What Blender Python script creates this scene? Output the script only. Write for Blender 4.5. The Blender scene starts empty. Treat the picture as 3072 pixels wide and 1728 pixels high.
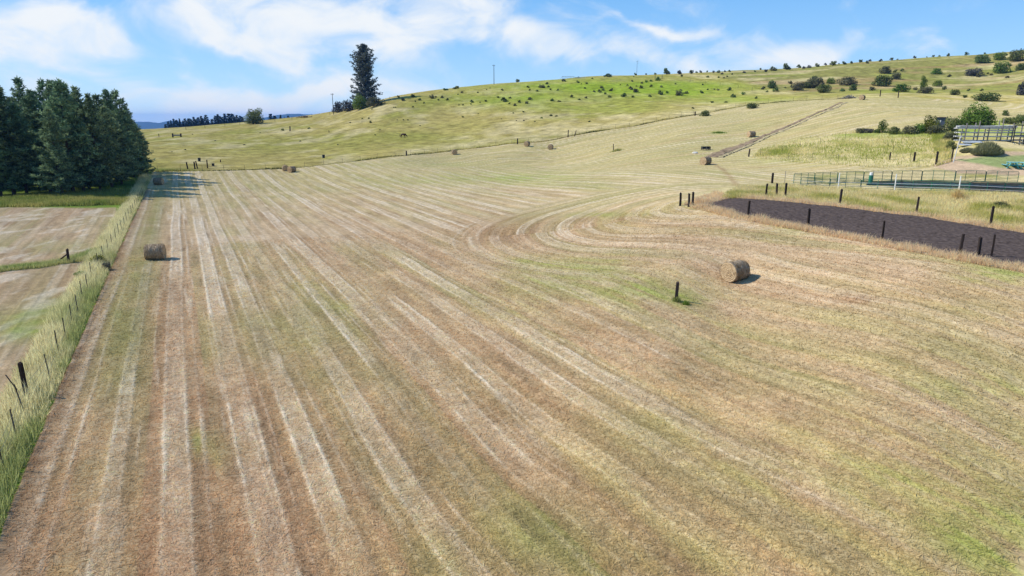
import bpy, bmesh, math, random
import numpy as np
from mathutils import Vector, Matrix, Euler

random.seed(7)
RNG = np.random.default_rng(11)
scene = bpy.context.scene
COL = scene.collection

# ------------------------------------------------------------------ camera model
F = 683.0
PITCH = math.radians(13.8)
CP, SP = math.cos(PITCH), math.sin(PITCH)
CAMZ = 12.0


def ray(px, py):
    xc = (px - 512.0) / F
    yc = (288.0 - py) / F
    return xc, CP + yc * SP, -SP + yc * CP


def project(x, y, z):
    dz = z - CAMZ
    fwd = y * CP - dz * SP
    up = y * SP + dz * CP
    fwd = np.maximum(fwd, 0.5)
    return 512 + F * x / fwd, 288 - F * up / fwd


def at_y(px, py, Y):
    a, b, c = ray(px, py)
    t = Y / b
    return (a * t, Y, CAMZ + c * t)


def at_z(px, py, z):
    a, b, c = ray(px, py)
    t = (z - CAMZ) / c
    return (a * t, b * t, z)


# ------------------------------------------------------------------ noise helpers (numpy)
def _hash(ix, iy, seed):
    h = (ix.astype(np.int64) * 374761393 + iy.astype(np.int64) * 668265263 + seed * 974634777) & 0xFFFFFFFF
    h = ((h ^ (h >> 13)) * 1274126177) & 0xFFFFFFFF
    h = h ^ (h >> 16)
    return (h & 0xFFFFFF).astype(np.float64) / 16777215.0


def vnoise(x, y, seed=0):
    x = np.asarray(x, float); y = np.asarray(y, float)
    xi = np.floor(x); yi = np.floor(y)
    fx = x - xi; fy = y - yi
    fx = fx * fx * (3 - 2 * fx); fy = fy * fy * (3 - 2 * fy)
    a = _hash(xi, yi, seed); b = _hash(xi + 1, yi, seed)
    c = _hash(xi, yi + 1, seed); d = _hash(xi + 1, yi + 1, seed)
    return (a * (1 - fx) + b * fx) * (1 - fy) + (c * (1 - fx) + d * fx) * fy


def fbm(x, y, seed=0, octv=3):
    s = 0; amp = 1.0; tot = 0
    for o in range(octv):
        s = s + amp * vnoise(x * 2 ** o + 17.3 * o, y * 2 ** o - 9.1 * o, seed + o)
        tot += amp; amp *= 0.55
    return s / tot


def sstep(a, b, x):
    t = np.clip((x - a) / (b - a), 0, 1)
    return t * t * (3 - 2 * t)


# ------------------------------------------------------------------ terrain
CTRL = []
def Z(px, py, z): CTRL.append(at_z(px, py, z))
def Yc(px, py, Y): CTRL.append(at_y(px, py, Y))
def W(x, y, z): CTRL.append((x, y, z))

for w in [(-40, 10, 0), (0, 5, 0), (20, 10, .2), (0, 20, 0), (20, 25, .3), (-30, 30, 0), (45, 20, .9), (65, 30, 1.6),
          (-60, 60, 0), (-100, 100, 0), (-150, 150, -.5), (-120, 60, 0), (-80, 20, 0), (0, 1, 0), (3, 2, 0), (-3, 2, 0),
          (-200, 200, 1), (-240, 320, 4), (-165, 320, 5.5), (130, 60, 4.2), (150, 100, 7), (190, 160, 15), (290, 300, 45), (410, 430, 60)]:
    W(*w)
for p in [(20, 550, 0), (27, 397, 0), (156, 259, 0), (150, 187, 0), (60, 195, .2), (0, 195, 0), (289, 172, .3), (222, 178, 0),
          (400, 300, 0), (400, 400, 0), (512, 500, .1), (512, 350, .2), (512, 260, .5), (600, 450, .3), (676, 302, .8),
          (734, 280, .9), (900, 400, 1), (1000, 330, 1.4), (1000, 500, .8), (400, 200, .4), (500, 200, 1.0), (600, 220, 1.7),
          (600, 180, 2.8)]:
    Z(*p)
for p in [(454, 155, 185), (550, 149.5, 186), (527, 146, 190), (405, 157, 178), (748, 217, 62), (808, 227, 59), (881, 241, 54),
          (959, 256, 49), (766, 197.5, 74), (840, 205.5, 70), (916, 214.5, 66), (990, 226, 61), (680, 206, 70),
          (838, 195, 80), (1000, 196, 78), (900, 181, 97), (1000, 182, 96), (1015, 169, 103), (950, 160, 110), (890, 160, 115),
          (749, 157, 132), (705, 164.5, 121), (751, 137, 160), (990, 146, 114), (980, 128, 145), (890, 130, 145), (862, 100, 208),
          (1000, 104, 205), (843, 99, 228), (572, 137, 199), (640, 126, 206), (705, 114, 216), (751, 105.5, 226), (800, 101, 232),
          (620, 150, 160), (690, 130, 176), (403, 138, 228), (300, 150, 213), (200, 150, 210), (250, 135, 270),
          (152, 133.5, 320), (200, 128.5, 325), (250, 124, 330), (338, 113.5, 325), (392, 99, 320), (440, 91.5, 335), (493, 84, 360),
          (596, 76, 385), (676, 73.5, 410), (739, 70.5, 430), (855, 62.5, 430), (940, 56.5, 430), (1024, 50.5, 430),
          (500, 110, 270), (600, 100, 290), (650, 110, 240), (700, 90, 320), (800, 85, 320), (900, 80, 325), (1000, 75, 330),
          (1000, 92, 250), (900, 92, 258), (450, 115, 275), (400, 120, 265), (330, 130, 265)]:
    Yc(*p)
for (a, b) in [(-.75, -1.5), (-.5, 2.4), (-.4, 3.6), (-.15, 8), (.1, 20), (.4, 32), (.75, 35)]:
    W(a * 620, 620, b)
for a in (-.75, -.3, .1, .5, .75):
    W(a * 1500, 1500, -40); W(a * 4200, 4200, -110); W(a * 9000, 9000, -160)

CT = np.array(CTRL)


def _feat(x, y):
    return np.clip(np.arctan2(x, y), -.86, .86) * 2.6, np.log(np.hypot(x, y) + 1.0)


def _ker(r2):
    return 0.5 * r2 * np.log(r2 + 1e-9)


_cu, _cv = _feat(CT[:, 0], CT[:, 1])
_n = len(CT)
_K = _ker((_cu[:, None] - _cu[None]) ** 2 + (_cv[:, None] - _cv[None]) ** 2) + np.eye(_n) * 2e-4
_P = np.stack([np.ones(_n), _cu, _cv], 1)
_A = np.block([[_K, _P], [_P.T, np.zeros((3, 3))]])
_sol = np.linalg.solve(_A, np.concatenate([CT[:, 2], np.zeros(3)]))


def ground(x, y):
    x = np.asarray(x, float); y = np.asarray(y, float)
    shp = x.shape
    x = x.ravel(); y = y.ravel()
    out = np.empty(len(x))
    for s in range(0, len(x), 60000):
        u, v = _feat(x[s:s + 60000], y[s:s + 60000])
        acc = _sol[_n] + _sol[_n + 1] * u + _sol[_n + 2] * v
        for i in range(_n):
            acc += _sol[i] * _ker((u - _cu[i]) ** 2 + (v - _cv[i]) ** 2)
        out[s:s + 60000] = acc
    r = np.hypot(x, y)
    out += (fbm(x / 9, y / 9, 5, 2) - .5) * .25 * sstep(60, 180, r) + (fbm(x / 2.2, y / 2.2, 9, 2) - .5) * .07
    return out.reshape(shp)


def gz(x, y):
    return float(ground(np.array([x]), np.array([y]))[0])


_T = np.geomspace(9, 900, 900)
def G(px, py):
    """ground point seen at a pixel of the 1024x576 picture (nearest approach when the ray misses)"""
    a, b, c = ray(px, py)
    ts = _T / b
    gap = CAMZ + c * ts - ground(a * ts, b * ts)
    k = np.nonzero(gap <= 0)[0]
    if len(k):
        k = k[0]
        if k > 0:
            f = gap[k - 1] / (gap[k - 1] - gap[k])
            t = ts[k - 1] + (ts[k] - ts[k - 1]) * f
        else:
            t = ts[0]
    else:
        m = ts * b < 480
        t = ts[m][np.argmin(gap[m] / ts[m])]
    x, y = a * t, b * t
    return Vector((x, y, gz(x, y)))


def rise(p, top):
    """height that brings the top of a thing standing at p to picture row `top`"""
    b, c = CP + (288.0 - top) / F * SP, -SP + (288.0 - top) / F * CP
    return CAMZ + c / b * p[1] - p[2]


def mpp(p):
    """metres per picture pixel at a world point"""
    return (p[1] * CP - (p[2] - CAMZ) * SP) / F


# ------------------------------------------------------------------ ground colour
def lin(r, g, b):
    return np.array([((c / 255 + .055) / 1.055) ** 2.4 if c > 10 else c / 255 / 12.92 for c in (r, g, b)])

HAZE = 8.5e-5
ALB = .90   # picture brightness -> real base colour under this sun
PINK, BROWN, STRAW, OLIVE = lin(195, 167, 130) * ALB, lin(165, 131, 97) * ALB, lin(230, 212, 184) * ALB, lin(163, 155, 100) * ALB
LUSH, UPPER, PAST, PASTG = lin(136, 158, 62) * ALB, lin(187, 170, 116) * ALB, lin(176, 160, 95) * ALB, lin(153, 150, 74) * ALB
SLOPE, HILL, DRYG, DIRT = lin(146, 164, 56) * ALB, lin(142, 138, 78) * ALB, lin(205, 188, 140) * ALB, lin(190, 165, 135) * ALB
DARKG, LAWN, SOIL = lin(92, 108, 52) * ALB, lin(142, 152, 98) * ALB, lin(70, 62, 60) * ALB


def inpoly(px, py, poly, soft):
    """soft mask of a polygon: 1 inside, 0 outside"""
    inside = np.zeros(px.shape, bool)
    dist = np.full(px.shape, 1e9)
    n = len(poly)
    for i in range(n):
        x0, y0 = poly[i]; x1, y1 = poly[(i + 1) % n]
        c = ((y0 > py) != (y1 > py))
        with np.errstate(divide='ignore', invalid='ignore'):
            xi = (x1 - x0) * (py - y0) / ((y1 - y0) if y1 != y0 else 1e-9) + x0
        inside ^= c & (px < xi)
        ex, ey = x1 - x0, y1 - y0
        t = np.clip(((px - x0) * ex + (py - y0) * ey) / (ex * ex + ey * ey + 1e-9), 0, 1)
        dist = np.minimum(dist, np.hypot(px - x0 - t * ex, py - y0 - t * ey))
    sd = np.where(inside, dist, -dist)
    return sstep(-soft, soft, sd)


FIELD = [(-400, 1500), (-60, 760), (2, 528), (63, 378), (109, 271), (146, 190), (153, 172), (215, 170.5), (290, 168.5), (405, 155.5), (460, 149.5),
         (527, 142.5), (572, 135.7), (640, 125), (705, 113.2), (751, 104.7), (800, 100.4), (850, 98), (930, 98.6), (980, 101), (1024, 104),
         (1200, 112), (1200, 1500)]
NEIGH = [(-900, 700), (-200, 207), (116, 208), (118, 225), (92, 285), (40, 385), (-60, 620)]
PADDOCK = [(746, 157), (760, 149), (800, 139), (860, 133), (960, 128), (1010, 118), (1100, 116), (1100, 168), (936, 165), (875, 166), (800, 160)]
PENG = [(676, 205), (700, 194), (722, 188), (760, 184), (793, 184), (795, 176), (880, 172), (1200, 166), (1200, 290), (1010, 263), (959, 259), (880, 243), (748, 219), (690, 209)]
LAWNP = [(955, 160), (990, 156), (1100, 154), (1100, 168), (1000, 168)]
BARE = [(930, 166), (955, 157), (1000, 152), (1100, 152), (1100, 178), (960, 174)]
ARENAP = [(690, 206), (706, 198), (735, 196), (766, 197), (840, 204), (916, 213), (990, 225), (1200, 255), (1200, 300), (1010, 270), (959, 261), (881, 245), (808, 231), (748, 220)]
BLOBS_GREEN = [(590, 276, 60, 14, .8), (650, 291, 50, 12, .9), (690, 300, 20, 8, .8), (560, 262, 60, 8, .5), (990, 545, 80, 45, .85), (900, 480, 120, 50, .4),
               (720, 560, 90, 30, .4), (520, 300, 70, 30, .35), (112, 300, 14, 26, .7), (135, 270, 10, 20, .4), (470, 180, 120, 7, .5), (800, 450, 200, 60, .3),
               (1000, 276, 40, 9, 1.1), (600, 215, 40, 3, .6), (800, 232, 60, 6, .5), (960, 390, 80, 14, .4), (220, 455, 40, 14, .3), (560, 540, 90, 30, .4),
               (200, 440, 20, 12, .5), (350, 300, 60, 25, .25), (440, 165, 80, 3, .4), (718, 133, 9, 1.6, 1.0), (520, 178, 60, 5, .6), (780, 160, 60, 5, .4)]
BLOBS_BROWN = [(490, 232, 40, 14, .9), (590, 224, 90, 14, .45), (300, 470, 90, 60, .55), (180, 545, 120, 40, .5), (852, 300, 20, 5, 1.1), (480, 440, 90, 40, .45),
               (150, 330, 16, 60, .4), (700, 235, 90, 10, .35), (950, 292, 60, 12, .35), (260, 400, 60, 40, .3), (420, 340, 60, 30, .3)]
BLOBS_SLOPE = [(600, 88, 110, 9, 1.), (510, 99, 70, 5, .8), (690, 90, 60, 8, .6), (740, 100, 60, 4, .5), (560, 108, 90, 5, .4)]
BLOBS_PG = [(400, 136, 60, 5, .9), (310, 143, 90, 6, .7), (440, 140, 60, 5, .5), (260, 150, 80, 5, .5), (470, 126, 40, 4, .4), (240, 137, 60, 3, .3)]
BLOBS_NG = [(45, 318, 35, 12, 1.), (75, 300, 25, 8, .7), (20, 330, 30, 14, .8), (60, 248, 40, 6, .4)]


def blobs(px, py, L, nz):
    m = np.zeros(px.shape)
    for (cx, cy, rx, ry, s) in L:
        m += s * np.exp(-(((px - cx) / rx) ** 2 + ((py - cy) / ry) ** 2))
    return np.clip(m * (.45 + 1.1 * nz), 0, 1)


AZ = math.radians(-25.6)
SPINE = [G(712, 205), G(860, 222), G(1024, 246)]
_d = (SPINE[2] - SPINE[1]).normalized()
SPINE.append(SPINE[2] + _d * 60)
WHEEL = [G(*p) for p in [(712, 163), (722, 169), (730, 177), (737, 186)]]
STRIPL = [G(*p) for p in [(-20, 590), (2, 528), (23, 470), (63, 378), (88, 318), (109, 271), (130, 224), (146, 190)]]
UFENCE = [G(*p) for p in [(153, 172), (290, 168.5), (405, 155.8), (460, 150), (527, 142.8), (572, 136), (640, 125.3), (705, 113.5), (751, 105), (800, 100.7), (850, 98.5)]]


def polydist(x, y, P):
    d = np.full(x.shape, 1e9); v = np.zeros(x.shape); L = 0
    for a, b in zip(P[:-1], P[1:]):
        ex, ey = b[0] - a[0], b[1] - a[1]
        l = math.hypot(ex, ey)
        t = np.clip(((x - a[0]) * ex + (y - a[1]) * ey) / (l * l), 0, 1)
        dx, dy = x - a[0] - t * ex, y - a[1] - t * ey
        dd = np.hypot(dx, dy)
        m = dd < d
        ang = np.arctan2(dy, dx)
        v = np.where(m, L + t * l + ang * 9, v); d = np.minimum(d, dd); L += l
    return d, v


def stripes(u, v, s, seed):
    uw = u + .14 * (fbm(u * .12, v * .05, seed, 2) - .5) + .06 * (fbm(u * .9, v * .45, seed + 4, 2) - .5)
    ph = uw / s
    k = np.floor(ph); fr = ph - k
    h1 = _hash(k, k * 0 + 3, seed); h2 = _hash(k, k * 0 + 8, seed); h3 = _hash(k, k * 0 + 15, seed)
    amp = (.50 + .55 * h1) * (.40 + .60 * sstep(.25, .6, vnoise(k * 7.31, v / 13, seed + 20)))
    c = .5 + .12 * (vnoise(k * 3.7, v / 22, seed + 21) - .5) + .16 * (h3 - .5)
    w = .12 + .14 * h2
    e = (fr - c) / w
    brk = .30 + 1.15 * fbm(uw * 4, v * 1.3, seed + 22, 3)
    lo = .45 + .55 * vnoise(k * 9.1, v / 7, seed + 33)
    straw = .50 * amp * np.exp(-np.abs(e) ** 4) * brk
    def ln(c0, wm): return np.exp(-((fr - c0) * s / wm) ** 2)
    thin = 1.15 * amp * lo * brk * (ln(c - w, .085) + .85 * ln(c + w * .9, .07) * (h2 > .3) + .6 * ln(c + .40, .065) * (h1 > .5) + .5 * ln(c + .1, .05) * (h3 > .5))
    b3 = fbm(uw / .28, v / 7, seed + 31, 2)
    thin = thin + .5 * sstep(.60, .82, b3) * (.3 + .8 * vnoise(uw / 3, v / 9, seed + 32))
    dark = amp * np.exp(-((e - 1.25) / .3) ** 2)
    band = vnoise(k * 5.17, v / 45, seed + 23) - .5 + .7 * (fbm(uw / 1.3, v / 16, seed + 24, 3) - .5)
    streak = fbm(uw * 2.2, v * .25, seed + 25, 3) - .5
    return np.stack([straw + thin, dark, band, streak])


def albedo(x, y, z):
    px, py = project(x, y, z)
    n1 = fbm(x / 3.1, y / 3.1, 31, 3); n2 = fbm(x / 12, y / 12, 37, 3); n3 = fbm(x / 1.0, y / 1.0, 41, 3)
    r = np.hypot(x, y)
    # rows: straight, round the ring, along the upper fence
    us = x * math.cos(AZ) - y * math.sin(AZ); vs = x * math.sin(AZ) + y * math.cos(AZ)
    S = stripes(us, vs, 2.25, 100)
    du, dv = polydist(x, y, SPINE)
    U = stripes(du, dv, 2.3, 200)
    fu, fv = polydist(x, y, UFENCE)
    T = stripes(fu, fv, 2.6, 300)
    wU = sstep(2.5, -2.5, du - 25.5 + 13 * sstep(560, 780, px) * sstep(215, 240, py) + 5 * (n2 - .5))
    wT = sstep(176, 164, py + 8 * (n2 - .5)) * sstep(330, 450, px)
    M = S * (1 - wU) + U * wU
    M = M * (1 - wT) + T * wT
    straw, dark, band, streak = M
    straw = straw * (1.1 - .1 * wU) * (1 - .25 * wT) * (1 - .6 * sstep(520, 760, px) * sstep(215, 290, py)) * (.82 - .2 * sstep(400, 570, py))
    far = sstep(235, 150, py)
    base = PINK[:, None] * (1 - far) + UPPER[:, None] * far
    e = lambda c: c[:, None]
    mix = lambda a, c, m: a * (1 - m) + e(c) * m
    g0 = sstep(200, 800, px) * .30 + .06
    gm = np.clip(g0 + band * .8 + (n2 - .5) * .9 + (n1 - .5) * .5, 0, .85)
    col = mix(base, OLIVE, gm)
    bm = np.clip(-band * .8 + (n1 - .5) * .8 + .02 - .2 * far, 0, .5) * (1 - .6 * sstep(500, 900, px))
    col = mix(col, BROWN, bm)
    col = mix(col, BROWN, blobs(px, py, BLOBS_BROWN, n1) * .75)
    gb = np.clip(blobs(px, py, BLOBS_GREEN, n1) * (.55 + 1.6 * streak + .5 * n3), 0, 1)
    col = mix(col, LUSH, gb * .6)
    col = col * (1 + .55 * streak)
    col = col * (1 - .14 * np.clip(dark, 0, 1) * (1 - gb * .5))
    col = mix(col, STRAW, np.clip(straw * (1 - .5 * gb), 0, .9))
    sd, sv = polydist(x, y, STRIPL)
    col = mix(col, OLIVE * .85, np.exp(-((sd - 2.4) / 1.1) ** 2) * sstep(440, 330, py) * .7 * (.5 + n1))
    col = mix(col, BROWN * .8, np.exp(-(sd / .9) ** 2) * (.5 + .8 * n3) * .85)  # strip's shadow and dark soil edge, both painted into the colour
    field = col
    wd, wv = polydist(x, y, WHEEL)
    col = mix(col, BROWN * .8, np.exp(-(wd / .45) ** 2) * .55 * (.4 + n3))
    field = col
    # neighbour field
    ne = mix(base * 0 + e(PINK), BROWN, np.clip((n2 - .35) * 1.2, 0, .6))
    NS = stripes(us + .02 * vs, vs, 2.4, 400)
    ne = ne * (1 + .6 * NS[3] - .2 * np.clip(NS[1], 0, 1))
    ne = mix(ne, STRAW, np.clip(NS[0] * .6, 0, .8))
    ne = mix(ne, OLIVE, np.clip(NS[2] + .1, 0, .6))
    ne = mix(ne, STRAW, np.clip((fbm(x / 1.5, y / 4, 57, 3) - .58) * 4, 0, .5))
    ne = mix(ne, LUSH, blobs(px, py, BLOBS_NG, n1) * (.25 + .5 * n3))
    # pasture
    pa = mix(base * 0 + e(PAST), PASTG, np.clip((fbm(x / 22, y / 22, 61, 3) - .42) * 2.6, 0, .75))
    pa = mix(pa, PASTG, blobs(px, py, BLOBS_PG, n2) * .8)
    pa = mix(pa, DRYG, np.clip((fbm(x / 9, y / 13, 63, 3) - .52) * 3.0, 0, .65))
    pa = mix(pa, DRYG, np.clip(np.exp(-((fu - 9) / 7) ** 2) * sstep(380, 420, px) * (n1 * 1.2 - .1), 0, .7))
    pa = mix(pa, SLOPE, blobs(px, py, BLOBS_SLOPE, n2))
    hill = sstep(-10, 10, (px - 735) - (py - 80) * 4.2 + 20 * (n2 - .5)) * sstep(98, 90, py)
    hc = mix(base * 0 + e(HILL), SLOPE, np.clip((fbm(x / 18, y / 18, 67, 3) - .55) * 1.3 + sstep(86, 100, py) * .6, 0, .6))
    hc = mix(hc, DRYG, np.clip((fbm(x / 30, y / 10, 69, 3) - .56) * 4, 0, .6))
    hc = mix(hc, BROWN, np.clip((fbm(x / 25 + 5, y / 14, 71, 3) - .56) * 4, 0, .45))
    pa = pa * (1 - hill) + hc * hill
    pa = pa * (1 + .7 * (fbm(x / 2.4, y / 2.4, 73, 3) - .5) + .35 * (n1 - .5))
    tus = fbm(x / 1.6, y / 1.1, 75, 2)
    pa = pa * (1 - .22 * sstep(.56, .72, tus) + .10 * sstep(.42, .28, tus))
    # masks
    fm = inpoly(px + 3 * (n3 - .5), py + 1.2 * (n3 - .5), FIELD, 1.0)
    out = pa * (1 - fm) + field * fm
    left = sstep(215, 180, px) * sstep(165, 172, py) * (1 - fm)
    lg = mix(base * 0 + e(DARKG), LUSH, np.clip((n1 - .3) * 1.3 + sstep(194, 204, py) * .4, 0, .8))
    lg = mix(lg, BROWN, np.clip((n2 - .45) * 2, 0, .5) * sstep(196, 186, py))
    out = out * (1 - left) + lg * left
    nm = inpoly(px + 4 * (n3 - .5), py + 2 * (n1 - .5), NEIGH, 1.2) * (1 - fm)
    out = out * (1 - nm) + ne * nm
    pm = inpoly(px + 4 * (n1 - .5), py + 2.5 * (n1 - .5), PADDOCK, 1.2)
    pg = mix(base * 0 + e(DRYG), PASTG, np.clip((n1 - .42) * 2 + (n2 - .45), 0, .8))
    pg = mix(pg, LUSH, sstep(140, 132, py) * np.clip(n1 * 1.3, 0, .8))
    out = out * (1 - pm) + pg * (.8 + .4 * n3) * pm
    gm2 = inpoly(px + 5 * (n1 - .5), py + 3 * (n1 - .5), PENG, 1.5)
    gg = mix(base * 0 + e(DRYG), PASTG, np.clip((n1 - .45) * 2 + .1, 0, .8)) * (.8 + .4 * n3)
    out = out * (1 - gm2) + gg * gm2
    bm2 = inpoly(px + 5 * (n1 - .5), py + 2 * (n1 - .5), BARE, 1.2)
    out = out * (1 - bm2) + e(DIRT) * (.8 + .4 * n3) * bm2
    lm = inpoly(px + 5 * (n1 - .5), py + 2 * (n1 - .5), LAWNP, 1.2)
    out = out * (1 - lm) + e(LAWN) * (.85 + .3 * n3) * lm
    pen = inpoly(px, py + 1.5 * (n1 - .5), [(862, 182), (900, 180.5), (1100, 184), (1100, 196), (900, 188)], 1.4)
    out = out * (1 - pen) + e(SOIL) * (.5 + .5 * n3) * pen
    global RELIEF
    RELIEF = (.05 * np.clip(straw, 0, 1) + .05 * n3 + .06 * (fbm(x / .45, y / .45, 43, 2) - .4)) * np.maximum(fm, nm) * (1 - inpoly(px, py, ARENAP, 3))
    return np.clip(out, .01, .9).T, fm


# ------------------------------------------------------------------ materials
def new_mat(name):
    m = bpy.data.materials.new(name); m.use_nodes = True
    nt = m.node_tree
    for n in list(nt.nodes): nt.nodes.remove(n)
    out = nt.nodes.new('ShaderNodeOutputMaterial')
    return m, nt, out


def simple(name, rgb, rough=.8, metal=0, var=.25, scale=6, spec=.3, stretch=None, objvar=0, bump=0):
    m, nt, out = new_mat(name)
    p = nt.nodes.new('ShaderNodeBsdfPrincipled')
    p.inputs['Roughness'].default_value = rough
    p.inputs['Metallic'].default_value = metal
    p.inputs['Specular IOR Level'].default_value = spec
    tc = nt.nodes.new('ShaderNodeTexCoord')
    mp = nt.nodes.new('ShaderNodeMapping'); mp.inputs['Scale'].default_value = stretch or (1, 1, 1)
    nz = nt.nodes.new('ShaderNodeTexNoise'); nz.inputs['Scale'].default_value = scale; nz.inputs['Detail'].default_value = 5
    nz.inputs['Roughness'].default_value = .65
    nt.links.new(tc.outputs['Object'], mp.inputs['Vector']); nt.links.new(mp.outputs[0], nz.inputs['Vector'])
    rp = nt.nodes.new('ShaderNodeValToRGB')
    rp.color_ramp.elements[0].position = .3; rp.color_ramp.elements[1].position = .7
    c = np.array(rgb)
    rp.color_ramp.elements[0].color = (*np.clip(c * (1 - var), 0, 1), 1)
    rp.color_ramp.elements[1].color = (*np.clip(c * (1 + var), 0, 1), 1)
    nt.links.new(nz.outputs['Fac'], rp.inputs[0])
    src = rp.outputs[0]
    if objvar:
        oi = nt.nodes.new('ShaderNodeObjectInfo')
        hs = nt.nodes.new('ShaderNodeHueSaturation')
        mr = nt.nodes.new('ShaderNodeMapRange'); mr.inputs[3].default_value = 1 - objvar; mr.inputs[4].default_value = 1 + objvar
        nt.links.new(oi.outputs['Random'], mr.inputs[0]); nt.links.new(mr.outputs[0], hs.inputs['Value'])
        nt.links.new(src, hs.inputs['Color']); src = hs.outputs[0]
    nt.links.new(src, p.inputs['Base Color'])
    if bump:
        b = nt.nodes.new('ShaderNodeBump'); b.inputs['Strength'].default_value = bump; b.inputs['Distance'].default_value = .03
        nt.links.new(nz.outputs['Fac'], b.inputs['Height']); nt.links.new(b.outputs[0], p.inputs['Normal'])
    nt.links.new(p.outputs[0], out.inputs[0])
    return m


def foliage(name, dark, light, transl=.3, objvar=.25, huevar=.03, scale=.8):
    """leaf material: per-leaf 'tint' attribute runs dark -> light, each object a little different"""
    m, nt, out = new_mat(name)
    at = nt.nodes.new('ShaderNodeAttribute'); at.attribute_name = 'tint'
    rp = nt.nodes.new('ShaderNodeValToRGB')
    rp.color_ramp.elements[0].color = (*dark, 1); rp.color_ramp.elements[1].color = (*light, 1)
    nt.links.new(at.outputs['Fac'], rp.inputs[0])
    oi = nt.nodes.new('ShaderNodeObjectInfo')
    hs = nt.nodes.new('ShaderNodeHueSaturation')
    a = nt.nodes.new('ShaderNodeMapRange'); a.inputs[3].default_value = 1 - objvar; a.inputs[4].default_value = 1 + objvar
    b = nt.nodes.new('ShaderNodeMapRange'); b.inputs[3].default_value = .5 - huevar; b.inputs[4].default_value = .5 + huevar
    ml = nt.nodes.new('ShaderNodeMath'); ml.operation = 'FRACT'
    mm = nt.nodes.new('ShaderNodeMath'); mm.operation = 'MULTIPLY'; mm.inputs[1].default_value = 7.31
    nt.links.new(oi.outputs['Random'], a.inputs[0]); nt.links.new(oi.outputs['Random'], mm.inputs[0])
    nt.links.new(mm.outputs[0], ml.inputs[0]); nt.links.new(ml.outputs[0], b.inputs[0])
    nt.links.new(a.outputs[0], hs.inputs['Value']); nt.links.new(b.outputs[0], hs.inputs['Hue'])
    nt.links.new(rp.outputs[0], hs.inputs['Color'])
    d = nt.nodes.new('ShaderNodeBsdfDiffuse'); t = nt.nodes.new('ShaderNodeBsdfTranslucent')
    mx = nt.nodes.new('ShaderNodeMixShader'); mx.inputs[0].default_value = transl
    nt.links.new(hs.outputs[0], d.inputs[0]); nt.links.new(hs.outputs[0], t.inputs[0])
    nt.links.new(d.outputs[0], mx.inputs[1]); nt.links.new(t.outputs[0], mx.inputs[2])
    nt.links.new(mx.outputs[0], out.inputs[0])
    return m


def attr_mat(name, attr='albedo', transl=0, near=False):
    m, nt, out = new_mat(name)
    at = nt.nodes.new('ShaderNodeAttribute'); at.attribute_name = attr
    d = nt.nodes.new('ShaderNodeBsdfDiffuse'); d.inputs['Roughness'].default_value = .6
    src = at.outputs['Color']
    if near:
        tc = nt.nodes.new('ShaderNodeTexCoord')
        def noise(sc, det, ro, dist=0):
            n = nt.nodes.new('ShaderNodeTexNoise'); n.inputs['Scale'].default_value = sc; n.inputs['Detail'].default_value = det
            n.inputs['Roughness'].default_value = ro; n.inputs['Distortion'].default_value = dist
            nt.links.new(tc.outputs['Object'], n.inputs['Vector']); return n
        n1 = noise(5, 5, .7, 1.6); n2 = noise(1.6, 5, .7, .8)
        def mrange(n, lo, hi, a, b):
            r = nt.nodes.new('ShaderNodeMapRange'); r.inputs[1].default_value = lo; r.inputs[2].default_value = hi
            r.inputs[3].default_value = a; r.inputs[4].default_value = b
            nt.links.new(n.outputs['Fac'], r.inputs[0]); return r
        r1 = mrange(n1, .3, .7, .72, 1.30); r2 = mrange(n2, .3, .7, .80, 1.20)
        mu = nt.nodes.new('ShaderNodeMath'); mu.operation = 'MULTIPLY'
        nt.links.new(r1.outputs[0], mu.inputs[0]); nt.links.new(r2.outputs[0], mu.inputs[1])
        vm = nt.nodes.new('ShaderNodeVectorMath'); vm.operation = 'SCALE'
        nt.links.new(src, vm.inputs[0]); nt.links.new(mu.outputs[0], vm.inputs['Scale'])
        src = vm.outputs[0]
        bp = nt.nodes.new('ShaderNodeBump'); bp.inputs['Strength'].default_value = .35; bp.inputs['Distance'].default_value = .08
        nt.links.new(n1.outputs['Fac'], bp.inputs['Height']); nt.links.new(bp.outputs[0], d.inputs['Normal'])
    nt.links.new(src, d.inputs[0])
    if transl:
        t = nt.nodes.new('ShaderNodeBsdfTranslucent'); nt.links.new(src, t.inputs[0])
        mx = nt.nodes.new('ShaderNodeMixShader'); mx.inputs[0].default_value = transl
        nt.links.new(d.outputs[0], mx.inputs[1]); nt.links.new(t.outputs[0], mx.inputs[2])
        nt.links.new(mx.outputs[0], out.inputs[0])
    else:
        nt.links.new(d.outputs[0], out.inputs[0])
    return m


M_GROUND = attr_mat('ground_cover', near=True)
M_BLADE = attr_mat('grass_blades', transl=.5)
M_POST = simple('creosote_wood', (.040, .030, .026), .9, spec=.05, var=.5, scale=3, stretch=(6, 6, 1), objvar=.35, bump=.4)
M_GREYWOOD = simple('weathered_wood', (.20, .185, .165), .9, var=.4, scale=3, stretch=(6, 6, 1), bump=.3)
M_TPOST = simple('rusty_steel_post', (.06, .05, .042), .75, var=.4, scale=9)
M_WIRE = simple('wire_steel', (.18, .17, .16), .5, metal=.6, var=.15)
M_BARK = simple('bark', (.07, .055, .045), .95, var=.5, scale=2.5, stretch=(3, 3, .6), bump=.5)
M_GREEN = simple('green_enamel', (.022, .15, .095), .45, var=.3, scale=5, objvar=.2)
M_WHITE = simple('white_plastic', (.72, .73, .72), .5, var=.08)
M_PIPE = simple('galvanised_pipe', (.56, .55, .53), .6, metal=.0, var=.25, scale=3)
M_BLACK = simple('dark_iron', (.02, .02, .022), .6, var=.3)
M_TUB = simple('dark_rubber', (.018, .022, .024), .7, var=.3)
M_TUBL = simple('pale_plastic', (.35, .45, .45), .6, var=.2)
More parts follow.
